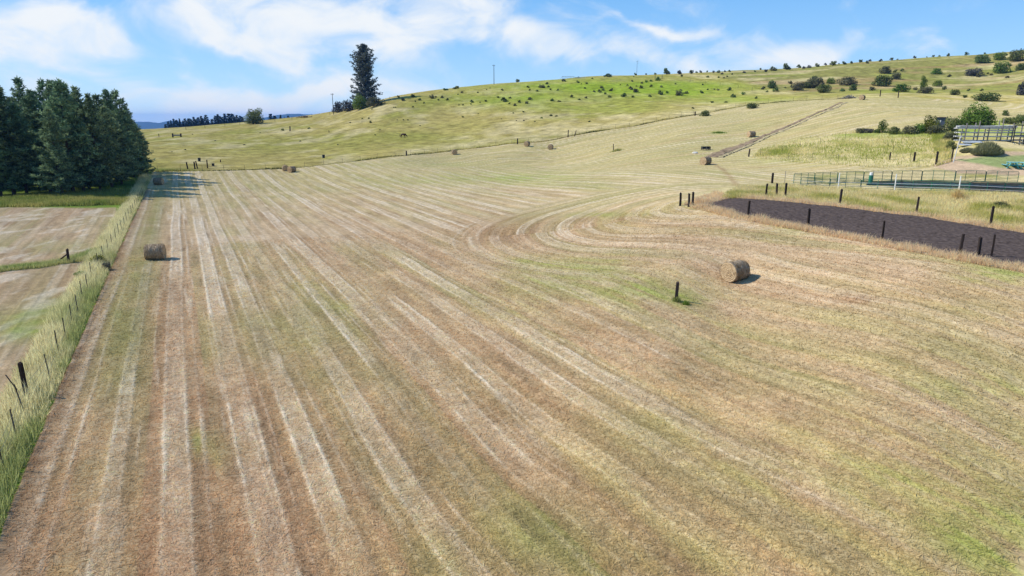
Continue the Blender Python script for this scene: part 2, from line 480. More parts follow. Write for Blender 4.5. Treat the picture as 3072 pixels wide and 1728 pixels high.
M_TEAL = simple('turquoise_paint', (.03, .33, .33), .5, var=.2, scale=4)
M_TEALTOP = simple('turquoise_bleached', (.22, .45, .46), .6, var=.25, scale=4)
M_SHEET = simple('pale_sheet_metal', (.60, .66, .72), .35, metal=.4, var=.15)
M_SHED = simple('shed_blue_grey', (.075, .095, .13), .8, var=.25)
M_ROOF = simple('rusty_roof', (.10, .075, .07), .8, var=.3)
M_SOIL = simple('dark_soil', (.088, .068, .060), .95, var=.6, scale=3.4, bump=1.0, spec=0)
M_HORSE = simple('bay_coat', (.055, .022, .012), .6, var=.3, scale=2)
M_MANE = simple('black_mane', (.012, .009, .008), .7, var=.3)
M_DRYBRUSH = simple('dry_brush', (.09, .05, .04), .9, var=.4)
M_ROCK = simple('pale_rock', (.62, .60, .55), .9, var=.15)

PINE_D, PINE_L = (.046, .088, .056), (.29, .39, .20)
M_PINE = foliage('pine_needles', PINE_D, PINE_L, .3, .22, .02)
M_LONE = foliage('lone_pine_needles', (.042, .056, .058), (.23, .255, .23), .2, .05, .01)
M_FARPINE = foliage('far_pine_needles', (.018, .036, .034), (.050, .075, .062), .1, .2, .015)
M_LEAF = foliage('shrub_leaves', (.042, .066, .020), (.185, .225, .075), .28, .3, .03)
M_LEAFG = foliage('bright_leaves', (.040, .090, .017), (.19, .29, .055), .32, .15, .02)
M_LEAFY = foliage('yellow_green_leaves', (.05, .080, .012), (.23, .25, .036), .32, .12, .02)
M_LEAFO = foliage('olive_leaves', (.052, .057, .030), (.195, .195, .105), .25, .2, .02)
M_LEAFD = foliage('grey_dark_leaves', (.035, .038, .040), (.120, .122, .118), .2, .15, .01)
M_WEED = foliage('weed_stems', (.13, .14, .065), (.36, .36, .19), .3, .1, .01)


# ------------------------------------------------------------------ object helpers
def tag(o, label, cat, group=None, kind=None):
    if label: o['label'] = label
    if cat: o['category'] = cat
    if group: o['group'] = group
    if kind: o['kind'] = kind
    return o


def empty(name, loc, rz=0, label=None, cat=None, group=None):
    o = bpy.data.objects.new(name, None); o.empty_display_size = .3
    o.location = loc; o.rotation_euler = (0, 0, rz); COL.objects.link(o)
    return tag(o, label, cat, group)


def link(name, me, parent=None, loc=(0, 0, 0)):
    o = bpy.data.objects.new(name, me); COL.objects.link(o)
    o.location = loc
    if parent: o.parent = parent
    return o


def copy_tree(o, parent=None):
    c = o.copy(); COL.objects.link(c)
    if parent: c.parent = parent
    for ch in o.children: copy_tree(ch, c)
    return c


def np_mesh(name, V, nper, mat, color=None, tint=None, smooth=False):
    """fast mesh of separate nper-gons from an (N*nper,3) array"""
    me = bpy.data.meshes.new(name)
    nv = len(V); nf = nv // nper
    me.vertices.add(nv); me.vertices.foreach_set('co', np.ascontiguousarray(V, np.float32).ravel())
    me.loops.add(nv); me.loops.foreach_set('vertex_index', np.arange(nv, dtype=np.int32))
    me.polygons.add(nf)
    me.polygons.foreach_set('loop_start', np.arange(0, nv, nper, dtype=np.int32))
    me.polygons.foreach_set('loop_total', np.full(nf, nper, np.int32))
    if color is not None:
        a = me.attributes.new('albedo', 'FLOAT_COLOR', 'POINT')
        c = np.ones((nv, 4), np.float32); c[:, :3] = color
        a.data.foreach_set('color', c.ravel())
    if tint is not None:
        a = me.attributes.new('tint', 'FLOAT', 'POINT'); a.data.foreach_set('value', np.asarray(tint, np.float32))
    me.update(calc_edges=True)
    me.materials.append(mat)
    return me


class MB:
    def __init__(s): s.v = []; s.f = []; s.t = []
    def add(s, vs, fs, tint=.5):
        b = len(s.v); s.v += [tuple(v) for v in vs]; s.f += [tuple(b + i for i in f) for f in fs]; s.t += [tint] * len(vs)
    def box(s, c, d, R=None):
        c = Vector(c); h = [x / 2 for x in d]
        vs = [Vector((x * h[0], y * h[1], z * h[2])) for x in (-1, 1) for y in (-1, 1) for z in (-1, 1)]
        if R: vs = [R @ v for v in vs]
        s.add([c + v for v in vs], [(0, 1, 3, 2), (4, 6, 7, 5), (0, 4, 5, 1), (2, 3, 7, 6), (0, 2, 6, 4), (1, 5, 7, 3)])
    def tube(s, pts, rad, n=6, cap=True, tint=.5):
        pts = [Vector(p) for p in pts]
        if not isinstance(rad, (list, tuple)): rad = [rad] * len(pts)
        rings = []
        for i, p in enumerate(pts):
            d = (pts[min(i + 1, len(pts) - 1)] - pts[max(i - 1, 0)]).normalized()
            a = d.cross(Vector((0, 0, 1)) if abs(d.z) < .9 else Vector((1, 0, 0))).normalized(); b = d.cross(a)
            rings.append([p + (a * math.cos(t) + b * math.sin(t)) * rad[i] for t in [2 * math.pi * k / n for k in range(n)]])
        vs = [v for r in rings for v in r]; fs = []
        for i in range(len(pts) - 1):
            for k in range(n):
                fs.append((i * n + k, i * n + (k + 1) % n, (i + 1) * n + (k + 1) % n, (i + 1) * n + k))
        if cap: fs += [tuple(range(n - 1, -1, -1)), tuple(range((len(pts) - 1) * n, len(pts) * n))]
        s.add(vs, fs, tint)
    def mesh(s, name, mat, smooth=False, tint=False):
        me = bpy.data.meshes.new(name); me.from_pydata(s.v, [], s.f); me.materials.append(mat)
        if tint:
            a = me.attributes.new('tint', 'FLOAT', 'POINT'); a.data.foreach_set('value', np.array(s.t, np.float32))
        if smooth: me.polygons.foreach_set('use_smooth', [True] * len(me.polygons))
        me.update(); return me
    def obj(s, name, mat, parent=None, loc=(0, 0, 0), smooth=False): return link(name, s.mesh(name, mat, smooth), parent, loc)


# ------------------------------------------------------------------ ground sheet
def build_ground():
    az_f = np.linspace(-.74, .74, 1150)
    az_c = np.concatenate([np.linspace(-math.pi, -.78, 36), np.linspace(.78, math.pi, 36)[:-1]])
    az = np.sort(np.concatenate([az_f, az_c]))
    r = np.concatenate([np.geomspace(.6, 13, 30)[:-1], np.geomspace(13, 470, 900)[:-1], np.geomspace(470, 9500, 60)])
    na, nr = len(az), len(r)
    A, R = np.meshgrid(az, r)
    x = (R * np.sin(A)).ravel(); y = (R * np.cos(A)).ravel()
    z = ground(x, y)
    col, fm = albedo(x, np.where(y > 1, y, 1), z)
    z = z + RELIEF
    V = np.stack([x, y, z], 1)
    i = np.arange(nr - 1)[:, None] * na; j = np.arange(na)[None]; j2 = (j + 1) % na
    Q = np.stack([i + j, i + j2, i + na + j2, i + na + j], -1).reshape(-1, 4)[:, ::-1]
    me = bpy.data.meshes.new('ground')
    me.vertices.add(len(V)); me.vertices.foreach_set('co', V.astype(np.float32).ravel())
    me.loops.add(Q.size); me.loops.foreach_set('vertex_index', Q.astype(np.int32).ravel())
    me.polygons.add(len(Q)); me.polygons.foreach_set('loop_start', np.arange(0, Q.size, 4, dtype=np.int32))
    me.polygons.foreach_set('loop_total', np.full(len(Q), 4, np.int32))
    me.polygons.foreach_set('use_smooth', np.ones(len(Q), bool))
    a = me.attributes.new('albedo', 'FLOAT_COLOR', 'POINT')
    c = np.ones((len(V), 4), np.float32); c[:, :3] = col
    a.data.foreach_set('color', c.ravel())
    me.update(calc_edges=True); me.materials.append(M_GROUND)
    o = link('ground', me)
    return tag(o, 'mown tan hay field rising into yellow green pasture hills', None, None, 'structure')


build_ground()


def quad_sheet(name, edge0, edge1, n, m, lift, mat, rag=.3, bump=0.0):
    """sheet lying on the ground between two polylines (world xy)"""
    def res(P, n):
        P = [Vector((p[0], p[1])) for p in P]; L = [0]
        for a, b in zip(P[:-1], P[1:]): L.append(L[-1] + (b - a).length)
        return np.array([[np.interp(t * L[-1], L, [p[k] for p in P]) for k in (0, 1)] for t in np.linspace(0, 1, n)])
    a, b = res(edge0, n), res(edge1, n)
    t = np.linspace(0, 1, m)[None, :, None]
    g = a[:, None] * (1 - t) + b[:, None] * t
    d = (b - a) / np.linalg.norm(b - a, axis=1)[:, None]
    k = np.arange(n)
    g[:, 0] += d * ((fbm(k * .35, k * 0., 3, 3) - .5) * rag)[:, None]; g[:, -1] += d * ((fbm(k * .35, k * 0. + 9, 4, 3) - .5) * rag)[:, None]
    x, y = g[..., 0].ravel(), g[..., 1].ravel()
    edge = np.ones((n, m)); edge[:, 0] = edge[:, -1] = 0; edge[0] = edge[-1] = 0
    z = ground(x, y) + lift + (edge.ravel() * (fbm(x * 2.5, y * 2.5, 77, 2) - .3) * bump if bump else 0)
    V = np.stack([x, y, z], 1)
    fs = [(i * m + j, i * m + j + 1, (i + 1) * m + j + 1, (i + 1) * m + j) for i in range(n - 1) for j in range(m - 1)]
    me = bpy.data.meshes.new(name); me.from_pydata(V.tolist(), [], fs); me.materials.append(mat)
    me.polygons.foreach_set('use_smooth', [True] * len(fs)); me.update()
    return link(name, me)


# dark worked arena and the rutted track
NEAR_E = [G(*p) for p in [(702, 206), (748, 217.5), (808, 228), (881, 241.5), (959, 257), (1010, 266)]]
FAR_E = [G(*p) for p in [(706, 201), (735, 199.3), (766, 200.5), (840, 208), (916, 217), (990, 229), (1024, 234)]]
_e = (NEAR_E[-1] - NEAR_E[-2]).normalized() * 18; NEAR_E.append(NEAR_E[-1] + _e); FAR_E.append(FAR_E[-1] + _e)
tag(quad_sheet('arena_soil', NEAR_E, FAR_E, 160, 40, .10, M_SOIL, 1.5, .14), 'dark brown worked soil of the fenced riding strip', None, None, 'structure')
TR = [G(*p) for p in [(712, 157.5), (722, 153), (745, 145), (765, 136), (790, 126), (812, 116), (832, 107.5), (842, 102.5)]]
def offset_line(P, d):
    out = []
    for i, p in enumerate(P):
        t = (P[min(i + 1, len(P) - 1)] - P[max(i - 1, 0)]); n = Vector((t.y, -t.x, 0)).normalized()
        out.append(p + n * (d[i] if isinstance(d, (list, tuple)) else d))
    return out
M_TRACK = simple('track_soil', (.25, .185, .12), .95, var=.6, scale=.9, bump=.6, spec=0)
M_TRACKP = simple('track_dry_bank', (.36, .30, .17), .95, var=.45, scale=.8, bump=.5, spec=0)
tag(quad_sheet('track', offset_line(TR, [-1.3, -1.5, -1.2, -.9, -.8, -.7, -.6, -.6]), offset_line(TR, [1.0, 1.2, .8, .4, .3, .2, .2, .2]), 160, 9, .06, M_TRACK, 1.6, .2), 'rutted brown dirt track climbing the mown field', None, None, 'structure')
tag(quad_sheet('track_bank', offset_line(TR, [1.0, 1.1, .9, .8, .9, 1, 1, 1]), offset_line(TR, [1.9, 2.1, 1.7, 1.5, 1.5, 1.7, 1.8, 1.5]), 160, 9, .06, M_TRACKP, 2.2, .3), 'pale dry bank beside the dirt track', None, None, 'structure')


# ------------------------------------------------------------------ grass
def blades(name, x, y, h, w, col, lean=.35, z=None, wind=(0, 0)):
    n = len(x)
    if z is None: z = ground(x, y)
    a = RNG.uniform(0, 2 * math.pi, n); ca, sa = np.cos(a), np.sin(a)
    hx = ca * w / 2; hy = sa * w / 2
    b = RNG.uniform(0, 2 * math.pi, n); l = np.abs(RNG.normal(0, lean, n)) * h
    tx = x + np.cos(b) * l + wind[0] * h; ty = y + np.sin(b) * l + wind[1] * h
    V = np.empty((n, 3, 3))
    V[:, 0] = np.stack([x - hx, y - hy, z - .03], 1); V[:, 1] = np.stack([x + hx, y + hy, z - .03], 1)
    V[:, 2] = np.stack([tx, ty, z + h], 1)
    C = np.clip(np.repeat(col[:, None], 3, 1) * 1.5, 0, .9)
    return np_mesh(name, V.reshape(-1, 3), 3, M_BLADE, color=C.reshape(-1, 3))


def mixcol(a, b, t): return np.asarray(a)[None] * (1 - t[:, None]) + np.asarray(b)[None] * t[:, None]


def along(P, n, spread0, spread1):
    """n random points along a polyline, offset sideways"""
    P = [Vector((p[0], p[1])) for p in P]; L = [0]
    for a, b in zip(P[:-1], P[1:]): L.append(L[-1] + (b - a).length)
    s = RNG.uniform(0, L[-1], n)
    x = np.interp(s, L, [p.x for p in P]); y = np.interp(s, L, [p.y for p in P])
    dx = np.interp(s + .5, L, [p.x for p in P]) - np.interp(s - .5, L, [p.x for p in P])
    dy = np.interp(s + .5, L, [p.y for p in P]) - np.interp(s - .5, L, [p.y for p in P])
    q = np.hypot(dx, dy) + 1e-9
    o = RNG.uniform(spread0, spread1, n)
    return x + dy / q * o, y - dx / q * o, s, o


# tall grass strip of the near-side fence
STRIP = [G(*p) for p in [(2, 528), (23, 470), (63, 378), (88, 318), (109, 271), (130, 224), (146, 190), (152, 176)]]
_s0 = (STRIP[0] - STRIP[1]).normalized(); STRIP.insert(0, STRIP[0] + _s0 * 9)
n = 90000
x, y, s, o = along(STRIP, n, -2.1, 0)
px, py = project(x, y, 0)
patch = fbm(s / 5, o / 2, 91, 3)
greenp = np.clip(sstep(.5, .68, patch) * .6 + .9 * np.exp(-((py - 470) / 50) ** 2) * sstep(-2, -.9, o) + .9 * np.exp(-((py - 310) / 30) ** 2) * sstep(-1.6, -.9, o) + .5 * sstep(500, 540, py) + .35 * sstep(-.7, -.1, o) - .2, 0, 1)
gcol = mixcol(lin(206, 196, 152) * .9, lin(140, 152, 84) * .85, greenp * .8) * RNG.uniform(.55, 1.25, n)[:, None]
hh = RNG.uniform(.25, 1.0, n) * (.45 + 1.0 * fbm(x / 1.1, y / 1.1, 92, 2)) * (1 - .35 * np.abs(o + 1.0)) * (.7 + .6 * patch)
tag(link('tall_grass', blades('fence_grass', x, y, hh, RNG.uniform(.02, .045, n), gcol, .38)), 'uncut pale and green grass along the near wire fence', None, None, 'stuff')

# cross strip running left from the braced post
CROSS = [G(*p) for p in [(-60, 278), (0, 271), (40, 267), (70, 262), (95, 255), (104, 250)]]
n = 16000
x, y, s, o = along(CROSS, n, -.9, .9)
gcol = mixcol(lin(190, 180, 130) * .9, lin(110, 135, 62) * .9, np.clip(fbm(s / 3, o, 93, 2) * 1.6 - .3, 0, 1)) * RNG.uniform(.6, 1.2, n)[:, None]
tag(link('tall_grass', blades('cross_grass', x, y, RNG.uniform(.2, .55, n), RNG.uniform(.02, .05, n), gcol, .4)), 'narrow uncut grass line between the two mown fields', None, None, 'stuff')

# grass in front of the pine grove
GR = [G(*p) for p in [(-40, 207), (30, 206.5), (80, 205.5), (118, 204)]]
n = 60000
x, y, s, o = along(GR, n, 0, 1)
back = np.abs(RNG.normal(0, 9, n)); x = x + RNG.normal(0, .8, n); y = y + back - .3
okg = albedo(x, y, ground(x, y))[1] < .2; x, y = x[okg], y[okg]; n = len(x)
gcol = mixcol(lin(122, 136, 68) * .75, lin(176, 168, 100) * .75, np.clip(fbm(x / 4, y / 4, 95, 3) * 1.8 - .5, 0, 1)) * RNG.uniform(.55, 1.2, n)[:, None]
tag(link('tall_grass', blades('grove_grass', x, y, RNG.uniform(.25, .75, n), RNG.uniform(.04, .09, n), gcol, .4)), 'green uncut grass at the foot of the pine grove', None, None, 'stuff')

# rough grass between the soil strip and the pen
RG = [G(*p) for p in [(720, 193), (770, 190), (840, 197), (916, 205), (990, 214), (1060, 224)]]
n = 80000
t = RNG.uniform(0, 1, n); k = RNG.uniform(0, 1, n)
e0 = [G(*p) for p in [(722, 200), (766, 199), (840, 206.5), (916, 215.5), (990, 227.5), (1050, 238)]]
e1 = [G(*p) for p in [(735, 189), (790, 186.5), (840, 190), (916, 193), (990, 195), (1060, 197)]]
def lerp_edges(e0, e1, t, k):
    s = np.linspace(0, 1, len(e0)); s1 = np.linspace(0, 1, len(e1))
    return (np.interp(t, s, [p.x for p in e0]) * (1 - k) + np.interp(t, s1, [p.x for p in e1]) * k,
            np.interp(t, s, [p.y for p in e0]) * (1 - k) + np.interp(t, s1, [p.y for p in e1]) * k)
x, y = lerp_edges(e0, e1, t, k)
pn = fbm(x / 3, y / 3, 97, 3)
gcol = mixcol(lin(214, 196, 148) * .9, lin(158, 160, 72) * .9, np.clip((pn - .45) * 3 + .15 - .5 * (k > .7), 0, .85)) * RNG.uniform(.6, 1.25, n)[:, None]
tag(link('tall_grass', blades('rough_grass', x, y, RNG.uniform(.2, .65, n) * (.6 + .8 * pn), RNG.uniform(.03, .07, n), gcol, .5)), 'rough yellow green grass between the dark soil strip and the pen', None, None, 'stuff')

# pinkish dry fringe round the soil strip
FR = [p for p in NEAR_E]
n = 42000
x1, y1, s, o = along(FR, n // 2, -.15, 1.5)
x2, y2, s, o = along(FAR_E[1:], n // 2, -1.7, .2)
x, y = np.concatenate([x1, x2]), np.concatenate([y1, y2])
ex, ey = lerp_edges([G(683, 206), G(712, 204.5)], [G(715, 193), G(735, 198)], RNG.uniform(0, 1, 9000), RNG.uniform(0, 1, 9000))
x, y = np.concatenate([x, ex]), np.concatenate([y, ey])
n = len(x)
gcol = mixcol(lin(206, 176, 144) * .92, lin(222, 200, 160) * .92, RNG.uniform(0, 1, n)) * RNG.uniform(.7, 1.15, n)[:, None]
tag(link('dry_grass', blades('dry_fringe', x, y, RNG.uniform(.12, .55, n) * (.3 + 1.3 * fbm(x / 1.3, y / 1.3, 90, 2)), RNG.uniform(.03, .06, n), gcol, .65)), 'soft pinkish dry grass edging the dark soil strip', None, None, 'stuff')

# grass under the far wire fence
n = 15000
x, y, s, o = along(UFENCE, n, -.7, .15)
gcol = mixcol(lin(88, 98, 46) * .6, lin(186, 174, 106) * .85, np.clip(fbm(s / 7, s * 0, 99, 3) * 2.6 - .85, 0, 1)) * RNG.uniform(.5, 1.2, n)[:, None]
tag(link('tall_grass', blades('far_fence_grass', x, y, RNG.uniform(.12, .55, n) * (.3 + 1.2 * fbm(s / 5, s * 0, 98, 2)), RNG.uniform(.06, .14, n), gcol, .4)), 'dark uncut grass under the far wire fence', None, None, 'stuff')

# paddock grass
n = 17000
x, y = lerp_edges([G(*p) for p in [(752, 157.5), (800, 162), (875, 166), (936, 164), (950, 160)]], [G(*p) for p in [(760, 150), (800, 141), (860, 134), (930, 131), (950, 133)]], RNG.uniform(0, 1.04, n), np.clip(RNG.normal(.5, .28, n), -.05, 1.08))
pn = fbm(x / 4, y / 4, 96, 3)
gcol = mixcol(lin(214, 198, 142) * .9, lin(160, 164, 80) * .9, np.clip((pn - .42) * 3 + .3, 0, 1)) * RNG.uniform(.65, 1.2, n)[:, None]
tag(link('tall_grass', blades('paddock_grass', x, y, RNG.uniform(.2, .7, n), RNG.uniform(.06, .12, n), gcol, .45)), 'tall pale grass in the small paddock below the bushes', None, None, 'stuff')

# stubble and loose straw on the mown field, dense near the camera
n = 330000
a = RNG.uniform(-.70, .70, n); r = np.exp(RNG.uniform(math.log(13.5), math.log(75), n))
x, y = r * np.sin(a), r * np.cos(a)
z = ground(x, y)
col, fm = albedo(x, y, z)
z = z + RELIEF
keep = fm > .6
x, y, z, col, r = x[keep], y[keep], z[keep], col[keep], r[keep]
n = len(x)
flat = RNG.uniform(0, 1, n) < .45
h = np.where(flat, RNG.uniform(.01, .05, n), RNG.uniform(.03, .10, n))
bright = np.where(flat, RNG.uniform(1.1, 2.0, n), RNG.uniform(.9, 1.6, n))
ccol = np.clip(col * bright[:, None], .01, .85)
ang = RNG.uniform(0, 2 * math.pi, n)
ln = np.where(flat, RNG.uniform(.12, .48, n), RNG.uniform(.01, .06, n))
wd = RNG.uniform(.008, .022, n) * np.clip(r / 28, .8, 2)
cx, sx = np.cos(ang), np.sin(ang)
V = np.empty((n, 3, 3))
V[:, 0] = np.stack([x - sx * wd, y + cx * wd, z + .004], 1)
V[:, 1] = np.stack([x + sx * wd, y - cx * wd, z + .004], 1)
V[:, 2] = np.stack([x + cx * ln, y + sx * ln, z + h], 1)
tag(link('stubble', np_mesh('stubble', V.reshape(-1, 3), 3, M_BLADE, color=np.repeat(ccol[:, None], 3, 1).reshape(-1, 3))), 'short cut stubble and loose straw over the mown field', None, None, 'stuff')

# ------------------------------------------------------------------ hay bales
def bale_meshes():
    # body: barrel along X with rounded shoulders, lumpy
    na, nx = 56, 22
    V = []; Fc = []
    for i in range(nx + 1):
        s = i / nx * 2 - 1
        rr = .72 * (1 - .06 * abs(s) ** 6 - .02 * s * s)
        for k in range(na):
            a = 2 * math.pi * k / na
            V.append([s * .76, a, rr])
    V = np.array(V)
    nz = fbm(V[:, 0] * 9, V[:, 1] * 1.3, 3, 3) - .5
    nz2 = fbm(V[:, 0] * 2 + 4, np.cos(V[:, 1]) * 2, 8, 2) - .5
    r = V[:, 2] + nz * .09 + nz2 * .07
    X = np.stack([V[:, 0], np.sin(V[:, 1]) * r, np.maximum(np.cos(V[:, 1]) * r, -.67)], 1)
    for i in range(nx):
        for k in range(na):
            Fc.append((i * na + k, i * na + (k + 1) % na, (i + 1) * na + (k + 1) % na, (i + 1) * na + k))
    me = bpy.data.meshes.new('bale_body'); me.from_pydata(X.tolist(), [], Fc); me.materials.append(M_HAY)
    me.polygons.foreach_set('use_smooth', [True] * len(Fc)); me.update()
    # ends: spiral disc
    ends = []
    for sgn, base in ((-1, 0), (1, nx * na)):
        ring = X[base:base + na]
        vs = []; fs = []
        nr = 12
        for q in range(nr):
            f = 1 - q / nr
            for k in range(na):
                p = ring[k].copy(); p[1] *= f; p[2] *= f
                p[0] = sgn * (.76 + .05 * (1 - f) + (.02 if q % 2 else 0) * (1 if q else 0) + random.uniform(-.008, .008) * (q > 0))
                vs.append(p.tolist())
        vs.append([sgn * .80, 0, 0])
        for q in range(nr - 1):
            for k in range(na): fs.append((q * na + k, q * na + (k + 1) % na, (q + 1) * na + (k + 1) % na, (q + 1) * na + k))
        for k in range(na): fs.append(((nr - 1) * na + k, (nr - 1) * na + (k + 1) % na, nr * na))
        m2 = bpy.data.meshes.new('spiral_end'); m2.from_pydata(vs, [], fs); m2.materials.append(M_HAYEND)
        m2.update(); ends.append(m2)
    # loose wisps
    n = 1500
    a = RNG.uniform(0, 2 * math.pi, n); xx = RNG.uniform(-.75, .75, n)
    rr = .72
    base = np.stack([xx, np.sin(a) * rr, np.cos(a) * rr * .97], 1)
    tang = np.stack([RNG.uniform(-.5, .5, n), np.cos(a), -np.sin(a)], 1); nor = np.stack([a * 0, np.sin(a), np.cos(a)], 1)
    l = RNG.uniform(.06, .2, n)[:, None]
    V3 = np.empty((n, 3, 3)); sd = np.stack([np.full(n, .012), a * 0, a * 0], 1)
    V3[:, 0] = base - sd; V3[:, 1] = base + sd; V3[:, 2] = base + tang * l + nor * RNG.uniform(.0, .09, n)[:, None]
    c = mixcol(lin(196, 172, 132) * .9, lin(120, 96, 70) * .9, RNG.uniform(0, 1, n))
    wm = np_mesh('loose_wisps', V3.reshape(-1, 3), 3, M_BLADE, color=np.repeat(c[:, None], 3, 1).reshape(-1, 3))
    return me, ends, wm


def hay_mat(name, ends):
    m, nt, out = new_mat(name)
    d = nt.nodes.new('ShaderNodeBsdfDiffuse')
    tc = nt.nodes.new('ShaderNodeTexCoord'); mp = nt.nodes.new('ShaderNodeMapping')
    nz = nt.nodes.new('ShaderNodeTexNoise'); nz.inputs['Detail'].default_value = 6; nz.inputs['Roughness'].default_value = .75
    rp = nt.nodes.new('ShaderNodeValToRGB')
    nt.links.new(tc.outputs['Object'], mp.inputs[0])
    if ends:
        sp = nt.nodes.new('ShaderNodeSeparateXYZ'); nt.links.new(mp.outputs[0], sp.inputs[0])
        ln = nt.nodes.new('ShaderNodeVectorMath'); ln.operation = 'LENGTH'
        cb = nt.nodes.new('ShaderNodeCombineXYZ'); nt.links.new(sp.outputs[1], cb.inputs[1]); nt.links.new(sp.outputs[2], cb.inputs[2])
        nt.links.new(cb.outputs[0], ln.inputs[0])
        at = nt.nodes.new('ShaderNodeMath'); at.operation = 'ARCTAN2'; nt.links.new(sp.outputs[1], at.inputs[0]); nt.links.new(sp.outputs[2], at.inputs[1])
        c2 = nt.nodes.new('ShaderNodeCombineXYZ')
        m1 = nt.nodes.new('ShaderNodeMath'); m1.operation = 'MULTIPLY_ADD'; m1.inputs[1].default_value = 11
        m2 = nt.nodes.new('ShaderNodeMath'); m2.operation = 'MULTIPLY'; m2.inputs[1].default_value = .16
        nt.links.new(at.outputs[0], m2.inputs[0]); nt.links.new(ln.outputs['Value'], m1.inputs[0]); nt.links.new(m2.outputs[0], m1.inputs[2])
        nt.links.new(m1.outputs[0], c2.inputs[0]); nt.links.new(at.outputs[0], c2.inputs[1])
        nz.inputs['Scale'].default_value = 1.6; nt.links.new(c2.outputs[0], nz.inputs['Vector'])
        cols = (lin(128, 100, 72), lin(222, 196, 156))
    else:
        mp.inputs['Scale'].default_value = (9, 1.6, 1.6); nz.inputs['Scale'].default_value = 2.2
        nt.links.new(mp.outputs[0], nz.inputs['Vector']); cols = (lin(92, 80, 68), lin(198, 178, 150))
    rp.color_ramp.elements[0].position = .36; rp.color_ramp.elements[1].position = .62
    rp.color_ramp.elements[0].color = (*cols[0] * .9, 1); rp.color_ramp.elements[1].color = (*cols[1] * .9, 1)
    nt.links.new(nz.outputs['Fac'], rp.inputs[0]); nt.links.new(rp.outputs[0], d.inputs[0])
    b = nt.nodes.new('ShaderNodeBump'); b.inputs['Strength'].default_value = .8; b.inputs['Distance'].default_value = .06
    nt.links.new(nz.outputs['Fac'], b.inputs['Height']); nt.links.new(b.outputs[0], d.inputs['Normal'])
    nt.links.new(d.outputs[0], out.inputs[0]); return m


M_HAY = hay_mat('hay_wrap', False); M_HAYEND = hay_mat('hay_spiral', True)
BODY, ENDS, WISPS = bale_meshes()
b0 = empty('hay_bale', (0, 0, 0))
link('rolled_side', BODY, b0); link('spiral_end', ENDS[0], b0); link('spiral_end', ENDS[1], b0); link('loose_straw', WISPS, b0)
# px, base py, heading of the +X end, scale, label
BALES = [
    (156, 259.5, .24, 1.0, 'dark sided round hay bale standing alone beside the tall grass fence strip on the left'),
    (734.5, 280.3, -2.506, 1.03, 'large round hay bale with its pale spiral end showing, nearest the lone field post'),
    (159, 185, .1, 1.0, 'round hay bale lying in the shadow of the pine grove'),
    (285.5, 171, -1.2, 1.0, 'pale sunlit round bale behind another in the touching pair of hay bales'),
    (292, 172.3, -2.0, 1.0, 'brown round bale in front in the touching pair of hay bales'),
    (454.5, 154.6, -1.35, 1.0, 'dark round bale at the far fence, first right of the tall dark fence post'),
    (527, 146.3, -1.9, 1.0, 'dark round hay bale hard against the far wire fence next to a short wooden post'),
    (550.5, 149.4, -1.75, 1.0, 'dark round bale in the open between far fence and leaning field post'),
    (705.5, 164.8, -2.45, 1.03, 'round hay bale at the foot of the dirt track with its spiral end showing'),
    (751, 137.2, .35, 1.0, 'pale round hay bale half sunk behind the bank of the dirt track'),
    (862, 100.0, -2.3, 1.05, 'round hay bale at the top of the mown field beside the brush heap'),
]
def scatter(px, py, n=260):
    p = G(px, py)
    a = RNG.uniform(0, 6.28, n); r = .5 + np.abs(RNG.normal(0, .55, n)); x = p.x + np.cos(a) * r; y = p.y + np.sin(a) * r; z = ground(x, y) + RNG.uniform(.02, .12, n)
    b = RNG.uniform(0, 6.28, n); l = RNG.uniform(.12, .4, n); w = .018
    V = np.empty((n, 3, 3)); V[:, 0] = np.stack([x - np.sin(b) * w, y + np.cos(b) * w, z], 1); V[:, 1] = np.stack([x + np.sin(b) * w, y - np.cos(b) * w, z], 1)
    V[:, 2] = np.stack([x + np.cos(b) * l, y + np.sin(b) * l, z + RNG.uniform(-.02, .06, n)], 1)
    c = mixcol(lin(222, 202, 164) * .9, lin(160, 134, 98) * .9, RNG.uniform(0, 1, n))
    return V.reshape(-1, 3), np.repeat(c[:, None], 3, 1).reshape(-1, 3)
sc_ = [scatter(px, py) for px, py in ((156, 259), (734.5, 279.5), (705.5, 164.6))]
tag(link('loose_hay', np_mesh('loose_hay', np.concatenate([q[0] for q in sc_]), 3, M_BLADE, color=np.concatenate([q[1] for q in sc_]))), 'loose hay scattered on the stubble round the bales', None, None, 'stuff')
for i, (px, py, rz, s, lab) in enumerate(BALES):
    o = b0 if i == 0 else copy_tree(b0)
    p = G(px, py)
    o.location = (p.x, p.y, p.z + .66 * s); o.rotation_euler = (0, 0, rz); o.scale = (s, s, s)
    tag(o, lab, 'hay bale', 'round hay bales on the mown field')


# ------------------------------------------------------------------ wooden posts
def post_mesh(h, r, seed, square=False):
    rnd = random.Random(seed)
    m = MB()
    if square:
        n = 4
    else:
        n = 9
    pts = [(0, 0, -.4), (0, 0, .0), (rnd.uniform(-.015, .015), rnd.uniform(-.015, .015), h * .5), (rnd.uniform(-.02, .02), rnd.uniform(-.02, .02), h - .02), (0, 0, h)]
    m.tube(pts, [r * 1.08, r * 1.05, r, r * .98, r * .86], n)
    return m.mesh('wooden_post', M_POST)


def wood_post(px, py, h, label, group=None, tilt=(0, 0), r=.13, square=True, name='wooden_post', mat=None):
    p = G(px, py)
    me = post_mesh(h, r, int(px * 7 + py), square)
    if mat: me.materials[0] = mat
    o = link(name, me, None, p)
    o.rotation_euler = (tilt[0], tilt[1], random.uniform(.2, 1.2))
    return tag(o, label, 'post', group)


